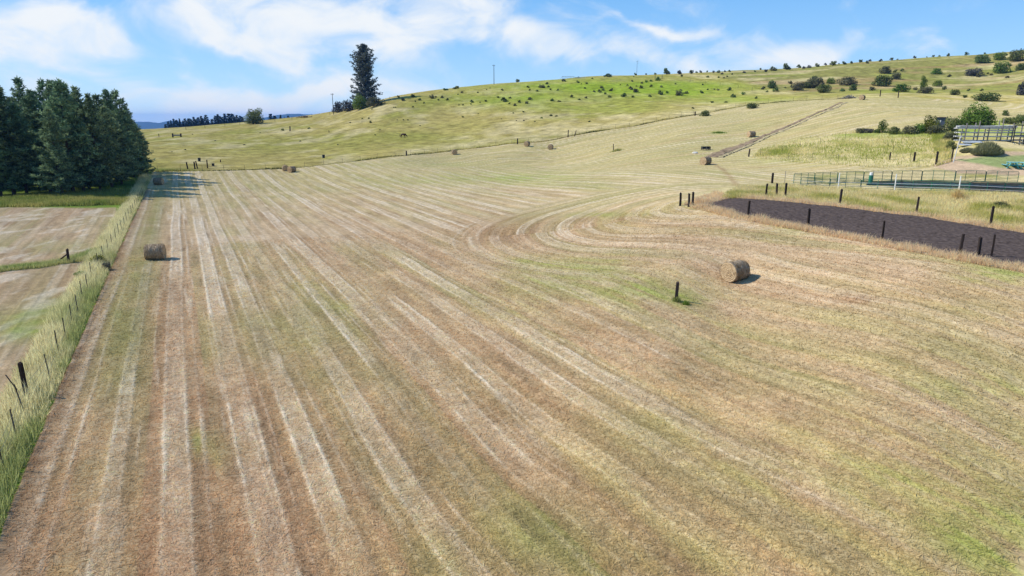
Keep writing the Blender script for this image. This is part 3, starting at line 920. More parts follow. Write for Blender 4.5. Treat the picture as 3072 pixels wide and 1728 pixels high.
AG = 'dark posts round the soil strip'
for (px, py, top, lab, tl) in [
    (680, 206.5, 193.5, 'leftmost of three dark posts clustered at the pointed end of the soil strip', 0),
    (688.5, 207.2, 194, 'middle and shortest of three dark posts clustered at the pointed end of the soil strip', 0),
    (692.5, 205.5, 192.7, 'rightmost of three dark posts clustered at the pointed end of the soil strip', 0),
    (748, 217, 201.3, 'first dark post on the near edge of the soil strip, standing against the soil', 0),
    (807.8, 227.3, 209.5, 'second dark post along the near edge of the soil strip', 0),
    (881.7, 241.5, 221.8, 'thin dark post midway along the near edge of the soil strip', .03),
    (959.5, 256.3, 234.5, 'thick dark post, largest of three near the right end of the soil strip', .04),
    (978, 256, 237.7, 'short middle post of three near the right end of the soil strip', .02),
    (991, 257.6, 235.3, 'thin right hand post of three near the right end of the soil strip', .02),
    (766, 197.5, 184.3, 'leftmost of three dark posts on the far edge of the soil strip', 0),
    (776, 197, 183.8, 'middle of three dark posts on the far edge of the soil strip', .02),
    (785, 197.8, 183.6, 'rightmost of three dark posts on the far edge of the soil strip', 0),
    (839.5, 205.8, 190, 'leaning dark post on the far edge of the soil strip, below the first white post', .11),
    (915.5, 215, 197.8, 'dark post leaning right on the far edge of the soil strip between two white posts', .09),
    (990, 226.5, 207, 'dark square post at the right end of the far edge of the soil strip', .03)]:
    p = G(px, py); h = (py - top) * mpp(p) / CP
    wood_post(px, py, h, lab, AG, (0, tl), .12 if 'thin' not in lab else .085)
# loose posts in and around the field
for (px, py, top, lab, tl, r) in [
    (676, 301.5, 282.6, 'single short dark post standing alone in the green patch of the mown field', .05, .13),
    (613.5, 150.2, 144.2, 'short post leaning left in a grass tuft on the mown field', -.12, .11),
    (27, 398, 362, 'tall dark post of the near fence with a thin stake leaning on it', -.02, .10),
    (772, 183.5, 173.5, 'split pale topped post at the end of the pen rails', 0, .15),
    (939, 0, 0, '', 0, 0)][:4]:
    p = G(px, py); h = (py - top) * mpp(p) / CP
    wood_post(px, py, h, lab, None, (0, tl), r)
# braced corner post in the left field
p = G(69, 263); h = 13.6 * mpp(p) / CP
r0 = empty('braced_post', p, 0, 'dark corner post with a sloping brace between the two left mown fields', 'post')
link('post', post_mesh(h, .13, 5, True), r0)
m = MB(); m.tube([(-1.15, 0, .02), (-.08, 0, h * .62)], .06, 6); m.obj('brace', M_POST, r0)


# ------------------------------------------------------------------ wire fences
def tpost_mesh(h):
    m = MB(); m.box((0, 0, h / 2 - .2), (.045, .012, h + .4)); m.box((0, .022, h / 2 - .2), (.010, .034, h + .4))
    for k in range(5): m.box((0, -.012, h * (.35 + .14 * k)), (.02, .012, .03))
    return m.mesh('steel_post', M_TPOST)


def stake_mesh(h, r):
    m = MB(); m.tube([(0, 0, -.3), (0, 0, h)], [r, r * .8], 6); return m.mesh('stake', M_TPOST)


def wires(root, P, heights, r, name='wire'):
    for hh in heights:
        m = MB()
        for a, b in zip(P[:-1], P[1:]):
            a = Vector(a); b = Vector(b)
            mid = (a + b) / 2
            m.tube([a + Vector((0, 0, hh)), mid + Vector((0, 0, hh - .02)), b + Vector((0, 0, hh))], r, 3, False)
        o = m.obj(name, M_WIRE, root); o.location = -root.location


def near_fence():
    root = empty('wire_fence', G(27, 398), 0, 'near wire fence of thin steel posts in tall grass along the left side', 'fence')
    T1 = tpost_mesh(1.35)
    # base pixel, and the small lean each post shows
    L = [(4, 473, 0, 0), (17.4, 442, 0, -.05), (25, 414, 0, -.16), (50.6, 381, 0, -.06), (58.6, 355, 0, .0), (66.5, 341, 0, -.02), (72.7, 326, 0, 0), (78.6, 315.3, 0, -.04),
         (83, 300.3, 0, -.02), (88.3, 293, 0, -.02), (92, 279.3, 0, 0), (99.5, 269, 0, -.05)]
    P = []
    for (px, py, tx, ty) in L:
        p = G(px, py); o = link('steel_post', T1, root, p - root.location)
        o.rotation_euler = (tx, ty, random.uniform(-.3, .3)); P.append(p)
    a, b = P[-1], G(143, 196)
    n = 17
    for k in range(1, n + 1):
        q = a.lerp(b, k / n); q.z = gz(q.x, q.y)
        o = link('steel_post', T1, root, q - root.location); o.rotation_euler = (random.uniform(-.05, .05), random.uniform(-.06, .04), 0); P.append(q)
    wires(root, P, (.45, .8, 1.1), .005)
near_fence()
p = G(27.5, 397.5)
o = link('leaning_stake', stake_mesh(1.25, .03), None, p + Vector((-.15, -.05, 0))); o.rotation_euler = (0, -.5, 0)
tag(o, 'thin stake leaning left against the tall dark post of the near fence', 'stake')


def far_fence():
    root = empty('wire_fence', UFENCE[0], 0, 'far wire fence of thin posts between mown field and horse pasture', 'fence')
    T1 = stake_mesh(1.35, .035)
    L = [0]
    for a, b in zip(UFENCE[:-1], UFENCE[1:]): L.append(L[-1] + (b - a).length)
    P = []
    s = 1.0
    while s < L[-1]:
        x = np.interp(s, L, [p.x for p in UFENCE]); y = np.interp(s, L, [p.y for p in UFENCE])
        q = Vector((x, y, gz(x, y))); P.append(q)
        o = link('steel_post', T1, root, q - root.location); o.rotation_euler = (random.uniform(-.08, .08), random.uniform(-.08, .08), 0)
        s += 4.6
    wires(root, P, (.5, .8, 1.15), .006)
    for (px, py, top, tl, r) in [(187.8, 169, 162.4, -.1, .16), (195, 169, 162.2, -.03, .17), (197.5, 168.6, 161.3, -.13, .14), (207.6, 168.2, 160.2, 0, .14),
                                 (406.5, 156, 151, .0, .17), (517.5, 144.2, 138.8, 0, .16), (568, 137.5, 130.6, .03, .14), (574.5, 136.3, 130.5, .28, .11), (695, 115.8, 111.8, 0, .2)]:
        p = G(px, py); hh = (py - top) * mpp(p) / CP
        me = post_mesh(hh, r, int(px), False)
        o = link('wooden_post', me, root, p - root.location); o.rotation_euler = (0, tl, 0)
far_fence()


def paddock_fence():
    P = [G(*q) for q in [(749, 156.8), (760, 157.5), (788, 159.5), (812, 160.5), (838, 161.5), (866, 162)]]
    root = empty('wire_fence', P[0], 0, 'low wire fence along the near edge of the small tall grass paddock', 'fence')
    T1 = stake_mesh(1.3, .03)
    for q in P[1:]: link('steel_post', T1, root, q - root.location)
    p2 = [G(*q) for q in [(782, 152.5), (800, 148), (820, 144.5), (845, 139), (893, 152), (910, 160)]]
    for q in p2: link('steel_post', T1, root, q - root.location)
    wires(root, P, (.5, 1.0), .006)
    q = G(748.6, 157); o = link('wooden_post', post_mesh(8 * mpp(q), .15, 3, True), root, q - root.location); o.rotation_euler = (0, .08, 0)
paddock_fence()
for (px, py, top, lab) in [(889.5, 160, 152.8, 'shortest of three pale topped wooden posts at the paddock edge'),
                           (913.8, 161.8, 152.8, 'middle of three pale topped wooden posts at the paddock edge'),
                           (936, 164.5, 152.3, 'thickest dark post at the paddock edge, near the leaning grey pole'),
                           (951.3, 161.3, 149.3, 'dark post just behind the leaning grey pole')]:
    p = G(px, py); wood_post(px, py, (py - top) * mpp(p) / CP, lab, None, (0, .03), .16)
p = G(953, 162.8)
m = MB(); hh = 25 * mpp(p); m.tube([(0, 0, -.3), (hh * .14, 0, hh)], .07, 8); m.tube([(hh * .14 - .02, 0, hh - .05), (hh * .14 + .15, 0, hh + .02)], .09, 8)
tag(m.obj('leaning_pole', M_PIPE, None, p), 'tall grey metal pole leaning right at the corner of the paddock', 'pole')


# ------------------------------------------------------------------ pen panels and white rail fence
def panel(a, b, h, nrail, label, group, nvert=2):
    a, b = Vector(a), Vector(b); L = (b - a).length
    root = empty('corral_panel', a, math.atan2(b.y - a.y, b.x - a.x), label, 'pen panel', group)
    dz = b.z - a.z; r = .028
    m = MB()
    c = .12
    m.tube([(0.04, 0, .06), (.04, 0, h - c), (.04 + c, 0, h), (L - .04 - c, 0, h + dz), (L - .04, 0, h - c + dz), (L - .04, 0, .06 + dz)], r * 1.25, 6)
    m.obj('frame', M_GREEN, root)
    for k in range(nrail):
        f = .12 + (h - .3) * k / (nrail - 1) if nrail > 1 else h / 2
        m = MB(); m.tube([(.04, 0, f), (L - .04, 0, f + dz)], r, 5); m.obj('rail', M_GREEN, root)
    for k in range(nvert):
        x = L * (k + 1) / (nvert + 1)
        m = MB(); m.tube([(x, -.03, .06 + dz * x / L), (x, -.03, h + dz * x / L)], r * 1.2, 5); m.obj('upright', M_GREEN, root)


def row(P, step):
    L = [0]
    for a, b in zip(P[:-1], P[1:]): L.append(L[-1] + (b - a).length)
    out = []; s = 0
    while s <= L[-1]:
        x = np.interp(s, L, [p.x for p in P]); y = np.interp(s, L, [p.y for p in P]); out.append(Vector((x, y, gz(x, y)))); s += step
    return out


BACK = row([G(*q) for q in [(793, 185), (812, 184), (835, 183), (870, 182), (910, 181.3), (960, 181.3), (1000, 182), (1040, 183)]], 4.3)
for a, b in zip(BACK[:-1], BACK[1:]):
    panel(a, b, 1.5, 7, 'green tube panel in the far row of the corral pen', 'far row of corral panels')
FRONT = row([G(*q) for q in [(800, 187.5), (830, 188), (870, 189), (910, 190.5), (960, 192), (1040, 195)]], 4.1)
for a, b in zip(FRONT[:-1], FRONT[1:]):
    panel(a, b, 1.25, 6, 'low green tube panel in the near row of the corral pen behind the white rails', 'near row of corral panels', 1)
p = G(870, 184.5)
m = MB(); m.tube([(0, 0, 0), (0, 0, 1.25)], .26, 10)
m2 = MB(); m2.tube([(0, 0, 1.25), (0, 0, 1.62)], .2, 10)
r0 = empty('drum', p, 0, 'tall green drum with a white top inside the corral pen', 'drum'); m.obj('body', M_GREEN, r0); m2.obj('cap', M_WHITE, r0)

WF = [G(*q) for q in [(790, 187.3), (838, 189.2), (894.5, 190.3), (958.5, 192.3), (1045, 196)]]
root = empty('rail_fence', WF[1], 0, 'low fence of white posts and two white rails in front of the pen', 'fence')
for i, q in enumerate(WF):
    if i == 0: continue
    hh = 15.8 * mpp(q)
    m = MB(); m.tube([(0, 0, -.3), (0, 0, hh)], .065, 8); m.tube([(0, 0, hh), (0, 0, hh + .04)], .075, 8); m.obj('post', M_WHITE, root, q - root.location)
for f in (.86, .46):
    m = MB()
    pts = [q + Vector((0, -.08, f)) for q in WF]
    m.tube(pts, .02, 6)
    o = m.obj('rail', M_WHITE, root, -root.location)
# wire stub and thin stakes left of the pen
p = G(784.5, 184); m = MB(); m.tube([(0, 0, -.2), (0, 0, 1.7)], .035, 6)
tag(m.obj('thin_stake', M_GREYWOOD, None, p), 'thin grey stake between the split post and the corral pen', 'stake')
# black tarp lying in the pen
a0 = [G(*q) for q in [(866, 185.4), (900, 185.3), (960, 186.6), (1040, 189)]]; a1 = [G(*q) for q in [(866, 184.3), (900, 183.8), (960, 184.8), (1040, 186.5)]]
M_TARP = simple('dark_tarp', (.022, .026, .036), .5, var=.4, scale=.6)
tag(quad_sheet('ground_tarp', a0, a1, 90, 9, .10, M_TARP, .8, .35), 'long dark blue black tarp lying crumpled inside the corral pen', 'tarp')


# ------------------------------------------------------------------ pipe rack, sheets, shed, table, feeder
def pipe_rack():
    p = G(956, 146); s = mpp(p); k = s / (5.175 * 3)
    root = empty('pipe_rack', p, .0, 'tall rack of upright posts loaded with long grey pipes', 'rack')
    X = lambda zx: (zx - 868) * k
    H = lambda zy: (790 - zy) * k / CP
    for zx, zt in [(980, 455), (1178, 425), (1335, 520), (1538, 388), (1705, 455), (1905, 400), (2090, 440)]:
        for dy in (0, 1.0):
            m = MB(); m.tube([(X(zx), dy, -.4), (X(zx) + .1, dy, H(zt) * (1 if dy == 0 else .93))], .10, 6); m.obj('upright', M_GREYWOOD, root)
    rnd = random.Random(4)
    def load(zx0, zx1, zy, n, r, mat=M_PIPE, name='pipe'):
        for q in range(n):
            y = .15 + .7 * (q % 4) / 3; z = H(zy) + (q // 4) * 2 * r
            a = X(zx0) + rnd.uniform(-.4, .3); b = X(zx1) + rnd.uniform(-.3, .5)
            m = MB(); m.tube([(a, y, z), ((a + b) / 2, y, z - .04), (b, y, z + rnd.uniform(-.03, .06))], r, 7); m.obj(name, mat, root)
    load(870, 1770, 530, 12, .09); load(880, 2100, 592, 4, .10); load(880, 2100, 648, 4, .10); load(890, 2100, 706, 4, .09); load(985, 2100, 764, 4, .09, M_GREYWOOD)
    load(1360, 1720, 560, 3, .11)
    for zy in (515, 592, 648, 706, 764):
        for zx in (980, 1178, 1335, 1538, 1705, 1905):
            m = MB(); m.box((X(zx), .5, H(zy) - .12), (.12, 1.3, .10)); m.obj('crossbar', M_GREYWOOD, root)
    # dark ladder shaped end frame leaning on the rack
    f = empty('iron_frame', p + Vector((X(1705), -.55, .1)), 0, 'dark rectangular iron ladder frame propped against the pipe rack', 'frame')
    w = X(1885) - X(1710)
    for x in (0, w):
        m = MB(); m.box((x, 0, H(490) / 2), (.12, .12, H(490))); m.obj('side_rail', M_BLACK, f)
    for zy in (500, 640, 705, 800):
        m = MB(); m.box((w / 2, 0, H(zy)), (w - .13, .11, .13)); m.obj('rung', M_BLACK, f)
    # pale sheets lying at its foot
    for j, (zx0, zx1, zy, rz) in enumerate([(905, 1120, 822, .03), (970, 1140, 790, .0), (1110, 1270, 795, .02)]):
        q = G((2700 + (zx0 + zx1) / 2 / 5.175) / 3, (280 + zy / 5.175) / 3)
        L = (zx1 - zx0) * k
        m = MB()
        n = 10
        for a in range(n):
            x0 = -L / 2 + L * a / n; x1 = -L / 2 + L * (a + 1) / n; z0 = .02 * (a % 2); z1 = .02 * ((a + 1) % 2)
            m.add([(x0, -.5, z0), (x1, -.5, z1), (x1, .5, z1 + .14), (x0, .5, z0 + .14), (x0, -.5, z0 - .02), (x1, -.5, z1 - .02), (x1, .5, z1 + .12), (x0, .5, z0 + .12)],
                  [(0, 1, 2, 3), (7, 6, 5, 4), (0, 4, 5, 1), (3, 2, 6, 7)])
        o = m.obj('metal_sheet', M_SHEET, None, q + Vector((0, 0, .22 + .08 * j))); o.rotation_euler = (.1, .02, rz)
        tag(o, ['long pale metal sheet on the grass in front of the pipe rack, lowest and nearest', 'short pale metal sheet lying behind the lowest sheet by the pipe rack', 'grey metal sheet half hidden by the weed clump at the pipe rack'][j], 'metal sheet', 'sheets at the pipe rack')
    # scrap heap at the right
    q = G(1019, 145)
    sc = empty('scrap_heap', q, 0, 'small heap of pale bent scrap metal under the iron frame', 'scrap heap')
    for j in range(9):
        m = MB(); a = Vector((rnd.uniform(-.9, .9), rnd.uniform(-.4, .4), .05)); b = a + Vector((rnd.uniform(-.8, .8), rnd.uniform(-.3, .3), rnd.uniform(.1, .8)))
        m.tube([a, (a + b) / 2 + Vector((0, 0, .15)), b], .05, 5); m.obj('scrap_piece', M_SHEET if j % 2 else M_BLACK, sc)
pipe_rack()


def shed():
    p = G(939.5, 127.5); s = mpp(p)
    root = empty('shed', p, -.35, 'small blue grey shed with a flat rusty roof among the bushes', 'shed')
    root.scale = (.85, .85, .74)
    m = MB(); m.box((0, 0, 1.35), (1.9, 1.7, 2.7)); m.obj('wall', M_SHED, root)
    m = MB(); m.box((-.15, 0, 2.8), (2.7, 2.2, .14), Matrix.Rotation(.05, 3, 'Y')); m.obj('roof', M_ROOF, root)
    m = MB(); m.box((-.3, -.87, 1.7), (.5, .05, .6)); m.obj('window', M_WHITE, root)
shed()


def picnic_table(p, rz, label, s=1.15):
    root = empty('picnic_table', p, rz, label, 'picnic table', 'turquoise picnic tables'); root.scale = (s, s, s)
    m = MB()
    for j in range(5): m.box((0, -.32 + .16 * j, .75), (1.9, .145, .045))
    m.obj('table_top', M_TEALTOP, root)
    for sy in (-1, 1):
        m = MB()
        for j in range(2): m.box((0, sy * (.68 + .15 * j), .44), (1.9, .135, .045))
        m.obj('bench', M_TEALTOP, root)
    for sx in (-.68, .68):
        for sy in (-1, 1):
            m = MB(); m.tube([(sx, sy * .2, .72), (sx, sy * .66, .0)], .06, 4); m.obj('leg', M_TEAL, root)
        m = MB(); m.box((sx + .06, 0, .38), (.05, 1.7, .10)); m.box((sx + .06, 0, .69), (.05, .75, .09)); m.obj('cross_brace', M_TEAL, root)
picnic_table(G(1011, 168), 1.2, 'weathered turquoise picnic table, the nearer left one on the bare yard')
picnic_table(G(1022.5, 168.3), 1.5, 'turquoise picnic table cut by the picture edge, right of its twin')


def feeder():
    p = G(705.7, 150.2); s = mpp(p)
    root = empty('trough_frame', p, .1, 'dark low box frame trough beside the dirt track above a hay bale', 'trough')
    w, d, h = 8 * s, .9, 3.6 * s
    for sx in (-1, 1):
        for sy in (-1, 1):
            m = MB(); m.box((sx * (w / 2 - .05), sy * d / 2, h / 2), (.12, .12, h)); m.obj('leg', M_BLACK, root)
    for z in (.35, h - .08):
        m = MB()
        m.box((0, -d / 2 - .01, z), (w, .08, .2)); m.box((0, d / 2 + .01, z), (w, .08, .2)); m.box((-w / 2 + .02, 0, z + .01), (.08, d, .18)); m.box((w / 2 - .02, 0, z + .01), (.08, d, .18)); m.obj('side_board', M_BLACK, root)
    m = MB(); m.box((0, 0, .5), (w - .3, d - .2, .5)); m.obj('basin', M_TUB, root)
    m = MB(); m.box((-.1, -d / 2 - .06, h / 2), (.16, .05, h * .8)); m.obj('center_board', M_GREYWOOD, root)
feeder()
p = G(695, 153.5)
bm = bmesh.new(); bmesh.ops.create_icosphere(bm, subdivisions=2, radius=.45)
for v in bm.verts: v.co = Vector((v.co.x * 1.3, v.co.y, v.co.z * .6)) * (1 + random.uniform(-.12, .12))
me = bpy.data.meshes.new('rock'); bm.to_mesh(me); bm.free(); me.materials.append(M_ROCK)
tag(link('rock', me, None, p + Vector((0, 0, .1))), 'white rock on the mown field just left of the dark trough', 'rock')

# dark tubs in the pasture
def tub(px, py, w, h, label, lid):
    p = G(px, py); s = mpp(p)
    root = empty('water_tub', p, random.uniform(-.3, .3), label, 'tub', 'dark tubs in the horse pasture')
    r = w * s / 2; hh = h * s
    m = MB(); m.tube([(0, 0, -.05), (0, 0, hh * .9)], [r * .85, r], 14, False); m.tube([(0, 0, hh * .9), (0, 0, hh)], [r * 1.07, r * 1.07], 14); m.obj('side', M_TUB, root)
    m = MB(); m.tube([(-r * .95, -.05, .05), (-r * .95, -.05, hh * .95)], r * .22, 8); m.obj('handle', M_TUBL if lid else M_TUB, root)
tub(199.5, 161.4, 2.8, 3.6, 'dark tub with a pale left edge in the pasture behind the four fence posts', True)
tub(213.3, 166, 2.6, 2.6, 'smallest dark tub close behind the far fence right of the posts', False)
tub(323.7, 158, 2.7, 3.2, 'dark upright tub alone in the pasture between tall post and bale pair', True)

# weathered trough on the far left pasture
p = G(177, 137.2); s = mpp(p)
root = empty('feed_trough', p, .05, 'long weathered timber trough high on the left pasture beside the pines', 'trough')
w = 8 * s
m = MB(); m.box((0, 0, .75), (w, .8, .5)); m.obj('bin', M_GREYWOOD, root)
for sx in (-1, 1):
    m = MB(); m.box((sx * w / 2, 0, .7), (.25, .9, 1.5)); m.obj('end_board', M_POST, root)
# pasture stumps and stakes
for (px, py, h, lab) in [(290, 131.2, 1.9, 'thick weathered post standing alone on the left pasture between two dark shrubs'),
                         (159, 136.8, 1.2, 'thin leaning stake left of the weathered trough'), (220.5, 162.3, .7, 'short stub stake behind the far fence'),
                         (329, 132.5, .8, 'small stub post on the pasture below the leafless bushes')]:
    p = G(px, py); wood_post(px, py, h, lab, None, (0, random.uniform(-.2, .1)), .22 if h > 1.5 else .12, False)

# horse ------------------------------------------------------------------
def horse():
    p = G(403, 137.9)
    root = empty('horse', p, math.radians(-8), 'dark bay horse grazing with head down on the pasture', 'horse')
    V = [(-.62, 0, 1.22), (-.25, 0, 1.20), (.15, 0, 1.18), (.55, 0, 1.25), (.85, 0, 1.18), (1.10, 0, .92), (1.30, 0, .66), (1.42, 0, .42), (1.44, 0, .20)]
    R = [(.27, .30), (.30, .30), (.31, .33), (.27, .34), (.17, .24), (.12, .19), (.10, .14), (.09, .12), (.055, .07)]
    E = [(i, i + 1) for i in range(8)]
    def leg(root_i, pts, rad):
        pr = root_i
        for q, r in zip(pts, rad):
            V.append(q); R.append((r, r)); E.append((pr, len(V) - 1)); pr = len(V) - 1
    for sy, dx in ((-1, 0), (1, .12)):
        leg(0, [(-.66 + dx, sy * .15, .92), (-.58 + dx, sy * .16, .72), (-.76 + dx, sy * .16, .46), (-.70 + dx, sy * .16, .12), (-.66 + dx, sy * .16, .0)], [.17, .12, .065, .05, .065])
        leg(3, [(.55 + dx, sy * .14, .86), (.55 + dx, sy * .14, .66), (.56 + dx * 1.5, sy * .14, .40), (.55 + dx * 1.5, sy * .14, .12), (.58 + dx * 1.5, sy * .14, 0)], [.13, .085, .06, .045, .06])
    me = bpy.data.meshes.new('body'); me.from_pydata(V, E, []); me.materials.append(M_HORSE)
    o = link('body', me, root)
    sk = o.modifiers.new('skin', 'SKIN'); sk.use_smooth_shade = True
    for i, (a, b) in enumerate(R):
        sv = me.skin_vertices[0].data[i]; sv.radius = (a, b); sv.use_root = (i == 0)
    o.modifiers.new('sub', 'SUBSURF').render_levels = 1
    for sy in (-1, 1):
        m = MB(); m.tube([(1.24, sy * .06, .76), (1.25, sy * .09, .90)], [.035, .008], 5); m.obj('ear', M_HORSE, root)
    m = MB()
    for k in range(12):
        f = k / 11; x = .75 + f * .52; z = 1.42 - f * .62
        m.tube([(x, -.02, z), (x + .06, .05, z - .02), (x - .02, .13, z - .22)], [.05, .04, .01], 4)
    m.obj('mane', M_MANE, root)
    m = MB(); m.tube([(-.88, 0, 1.30), (-1.0, 0, 1.12), (-1.02, 0, .80), (-.98, 0, .50)], [.05, .09, .10, .02], 7); m.obj('tail', M_MANE, root)
horse()

# poles and skyline structures ----------------------------------------------
def utility_pole(px, py, top, label, arm=True, name='utility_pole', r=.16):
    p = G(px, py); hh = rise(p, top)
    root = empty(name, p, .6, label, 'pole')
    m = MB(); m.tube([(0, 0, -.5), (0, 0, hh)], [r, r * .7], 8); m.obj('pole', M_POST if arm else M_TPOST, root)
    if arm:
        m = MB(); m.box((0, .14, hh - .5), (1.6, .10, .14)); m.obj('crossarm', M_POST, root)
        for x in (-.65, .65):
            m = MB(); m.tube([(x, .14, hh - .43), (x, .14, hh - .2)], .06, 6); m.obj('insulator', M_GREYWOOD, root)
    else:
        m = MB(); m.tube([(-.8, 0, hh - .3), (.9, 0, hh + .1)], .04, 5); m.tube([(.6, 0, hh - 1.6), (.9, 0, hh + .3)], .03, 5); m.obj('aerial', M_TPOST, root)
utility_pole(494, 84.5, 64.5, 'tall utility pole standing alone on the ridge against the sky')
utility_pole(333.5, 114.5, 93.2, 'utility pole rising beside the leafless grey bushes on the left ridge')
utility_pole(636.7, 74.5, 61, 'thin aerial mast on the skyline above the bright green slope', False, 'aerial_mast', .09)

p = G(560, 79.8); s = mpp(p)
root = empty('wheel_line', p, .05, 'low pale lattice frame of irrigation pipe on the skyline', 'pipe frame')
M_PALEPIPE = simple('pale_pipe', (.35, .42, .50), .5, var=.15)
Wd, Hh = 26 * s, 3.3 * s
m = MB(); m.tube([(1.2, 0, Hh), (Wd * .55, 0, Hh)], .09, 5); m.tube([(Wd * .55, 0, Hh * .8), (Wd, 0, Hh * .62)], .09, 5); m.obj('chord', M_PALEPIPE, root)
m = MB(); m.tube([(0, 0, .2), (1.2, 0, Hh)], .09, 5); m.obj('brace', M_PALEPIPE, root)
for k in range(9):
    x = Wd * (k + 1) / 10; hk = Hh if x < Wd * .55 else Hh * .8 - (x - Wd * .55) / (Wd * .45) * Hh * .18
    m = MB(); m.tube([(x, 0, -.2), (x, 0, hk)], .07, 5); m.tube([(x, 0, hk), (min(x + 1.3, Wd), 0, .5)], .05, 4); m.obj('strut', M_PALEPIPE, root)
# ridge fence
P = [G(px, py) for px, py in [(186, 130), (205, 128), (225, 126.5), (240, 125.2), (256, 123.5), (275, 121.5), (292, 119.5), (312, 117), (330, 115), (350, 112), (372, 106), (390, 100)]]
root = empty('wire_fence', P[0], 0, 'sparse post fence following the left ridge line', 'fence')
for q in P: link('steel_post', stake_mesh(1.5, .09), root, q - root.location)
wires(root, P, (1.2,), .01)
P = [G(px, py) for px, py in [(655, 79), (662, 79), (690, 82), (705, 84), (720, 86), (738, 88.5), (752, 91)]]
root = empty('wire_fence', P[0], 0, 'post and wire fence slanting down the right hillside from the bright slope', 'fence')
for i, q in enumerate(P): link('steel_post', stake_mesh(2.2 if i < 2 else 1.5, .14 if i < 2 else .07), root, q - root.location)
wires(root, P, (.6, 1.1), .012)
P = [G(px, py) for px, py in [(880, 96.5), (888, 97.2), (898, 97.8)]]
root = empty('gate_posts', P[0], 0, 'short fence of two dark posts above the brush heap bale', 'fence')
for q in (P[0], P[2]): link('post', post_mesh(2.0, .15, 2), root, q - root.location)
wires(root, [P[0], P[2]], (.6, 1.2), .015)

# brush heaps
def brush(px, py, w, h, label, mat, n=120):
    p = G(px, py); s = mpp(p); m = MB(); rnd = random.Random(int(px))
    for k in range(n):
        a = Vector((rnd.gauss(0, .28) * w * s, rnd.uniform(-1, 1), rnd.random() ** 2 * h * s * .6)); a.z *= max(.1, 1 - (a.x / (w * s * .5)) ** 2)
        d = Vector((rnd.uniform(-1, 1), rnd.uniform(-.6, .6), rnd.uniform(-.1, .5))) * rnd.uniform(.5, 1.4)
        m.tube([a, a + d * .5 + Vector((0, 0, .08)), a + d], [.09, .07, .02], 4)
    return tag(m.obj('brush_heap', mat, None, p), label, 'brush heap')
brush(306, 117.6, 17, 2.6, 'dark red brown heap of brush on the left ridge', M_DRYBRUSH, 160)
brush(849.5, 98.7, 14, 5, 'grey brown brush heap at the top of the dirt track beside the bale', M_GREYWOOD, 160)
p = G(129, 170.5); s = mpp(p)
m = MB(); m.tube([(-1.2, 0, .1), (-.5, 0, .9), (.6, 0, 1.1), (2.0, .1, 1.5)], [.16, .14, .12, .04], 6); m.tube([(.4, 0, 1.05), (1.4, -.2, 1.0)], [.07, .02], 5)
tag(m.obj('fallen_branch', M_ROCK, None, p), 'bleached white dead branch at the shaded foot of the pine grove', 'branch')


# ------------------------------------------------------------------ trees
def tri_cloud(base, tip, width, tint):
    """one thin triangle per needle spray"""
    n = len(base)
    d = tip - base; d /= np.linalg.norm(d, axis=1)[:, None] + 1e-9
    rr = RNG.normal(0, 1, (n, 3)); sd = np.cross(d, rr); sd /= np.linalg.norm(sd, axis=1)[:, None] + 1e-9
    V = np.empty((n, 3, 3)); w = width[:, None] / 2
    mid = base + (tip - base) * .45
    V[:, 0] = base; V[:, 1] = mid + sd * w; V[:, 2] = tip
    # second half mirrored into a quad
    Q = np.empty((n, 4, 3)); Q[:, 0] = base; Q[:, 1] = mid + sd * w; Q[:, 2] = tip; Q[:, 3] = mid - sd * w
    return Q.reshape(-1, 3), np.repeat(tint, 4)


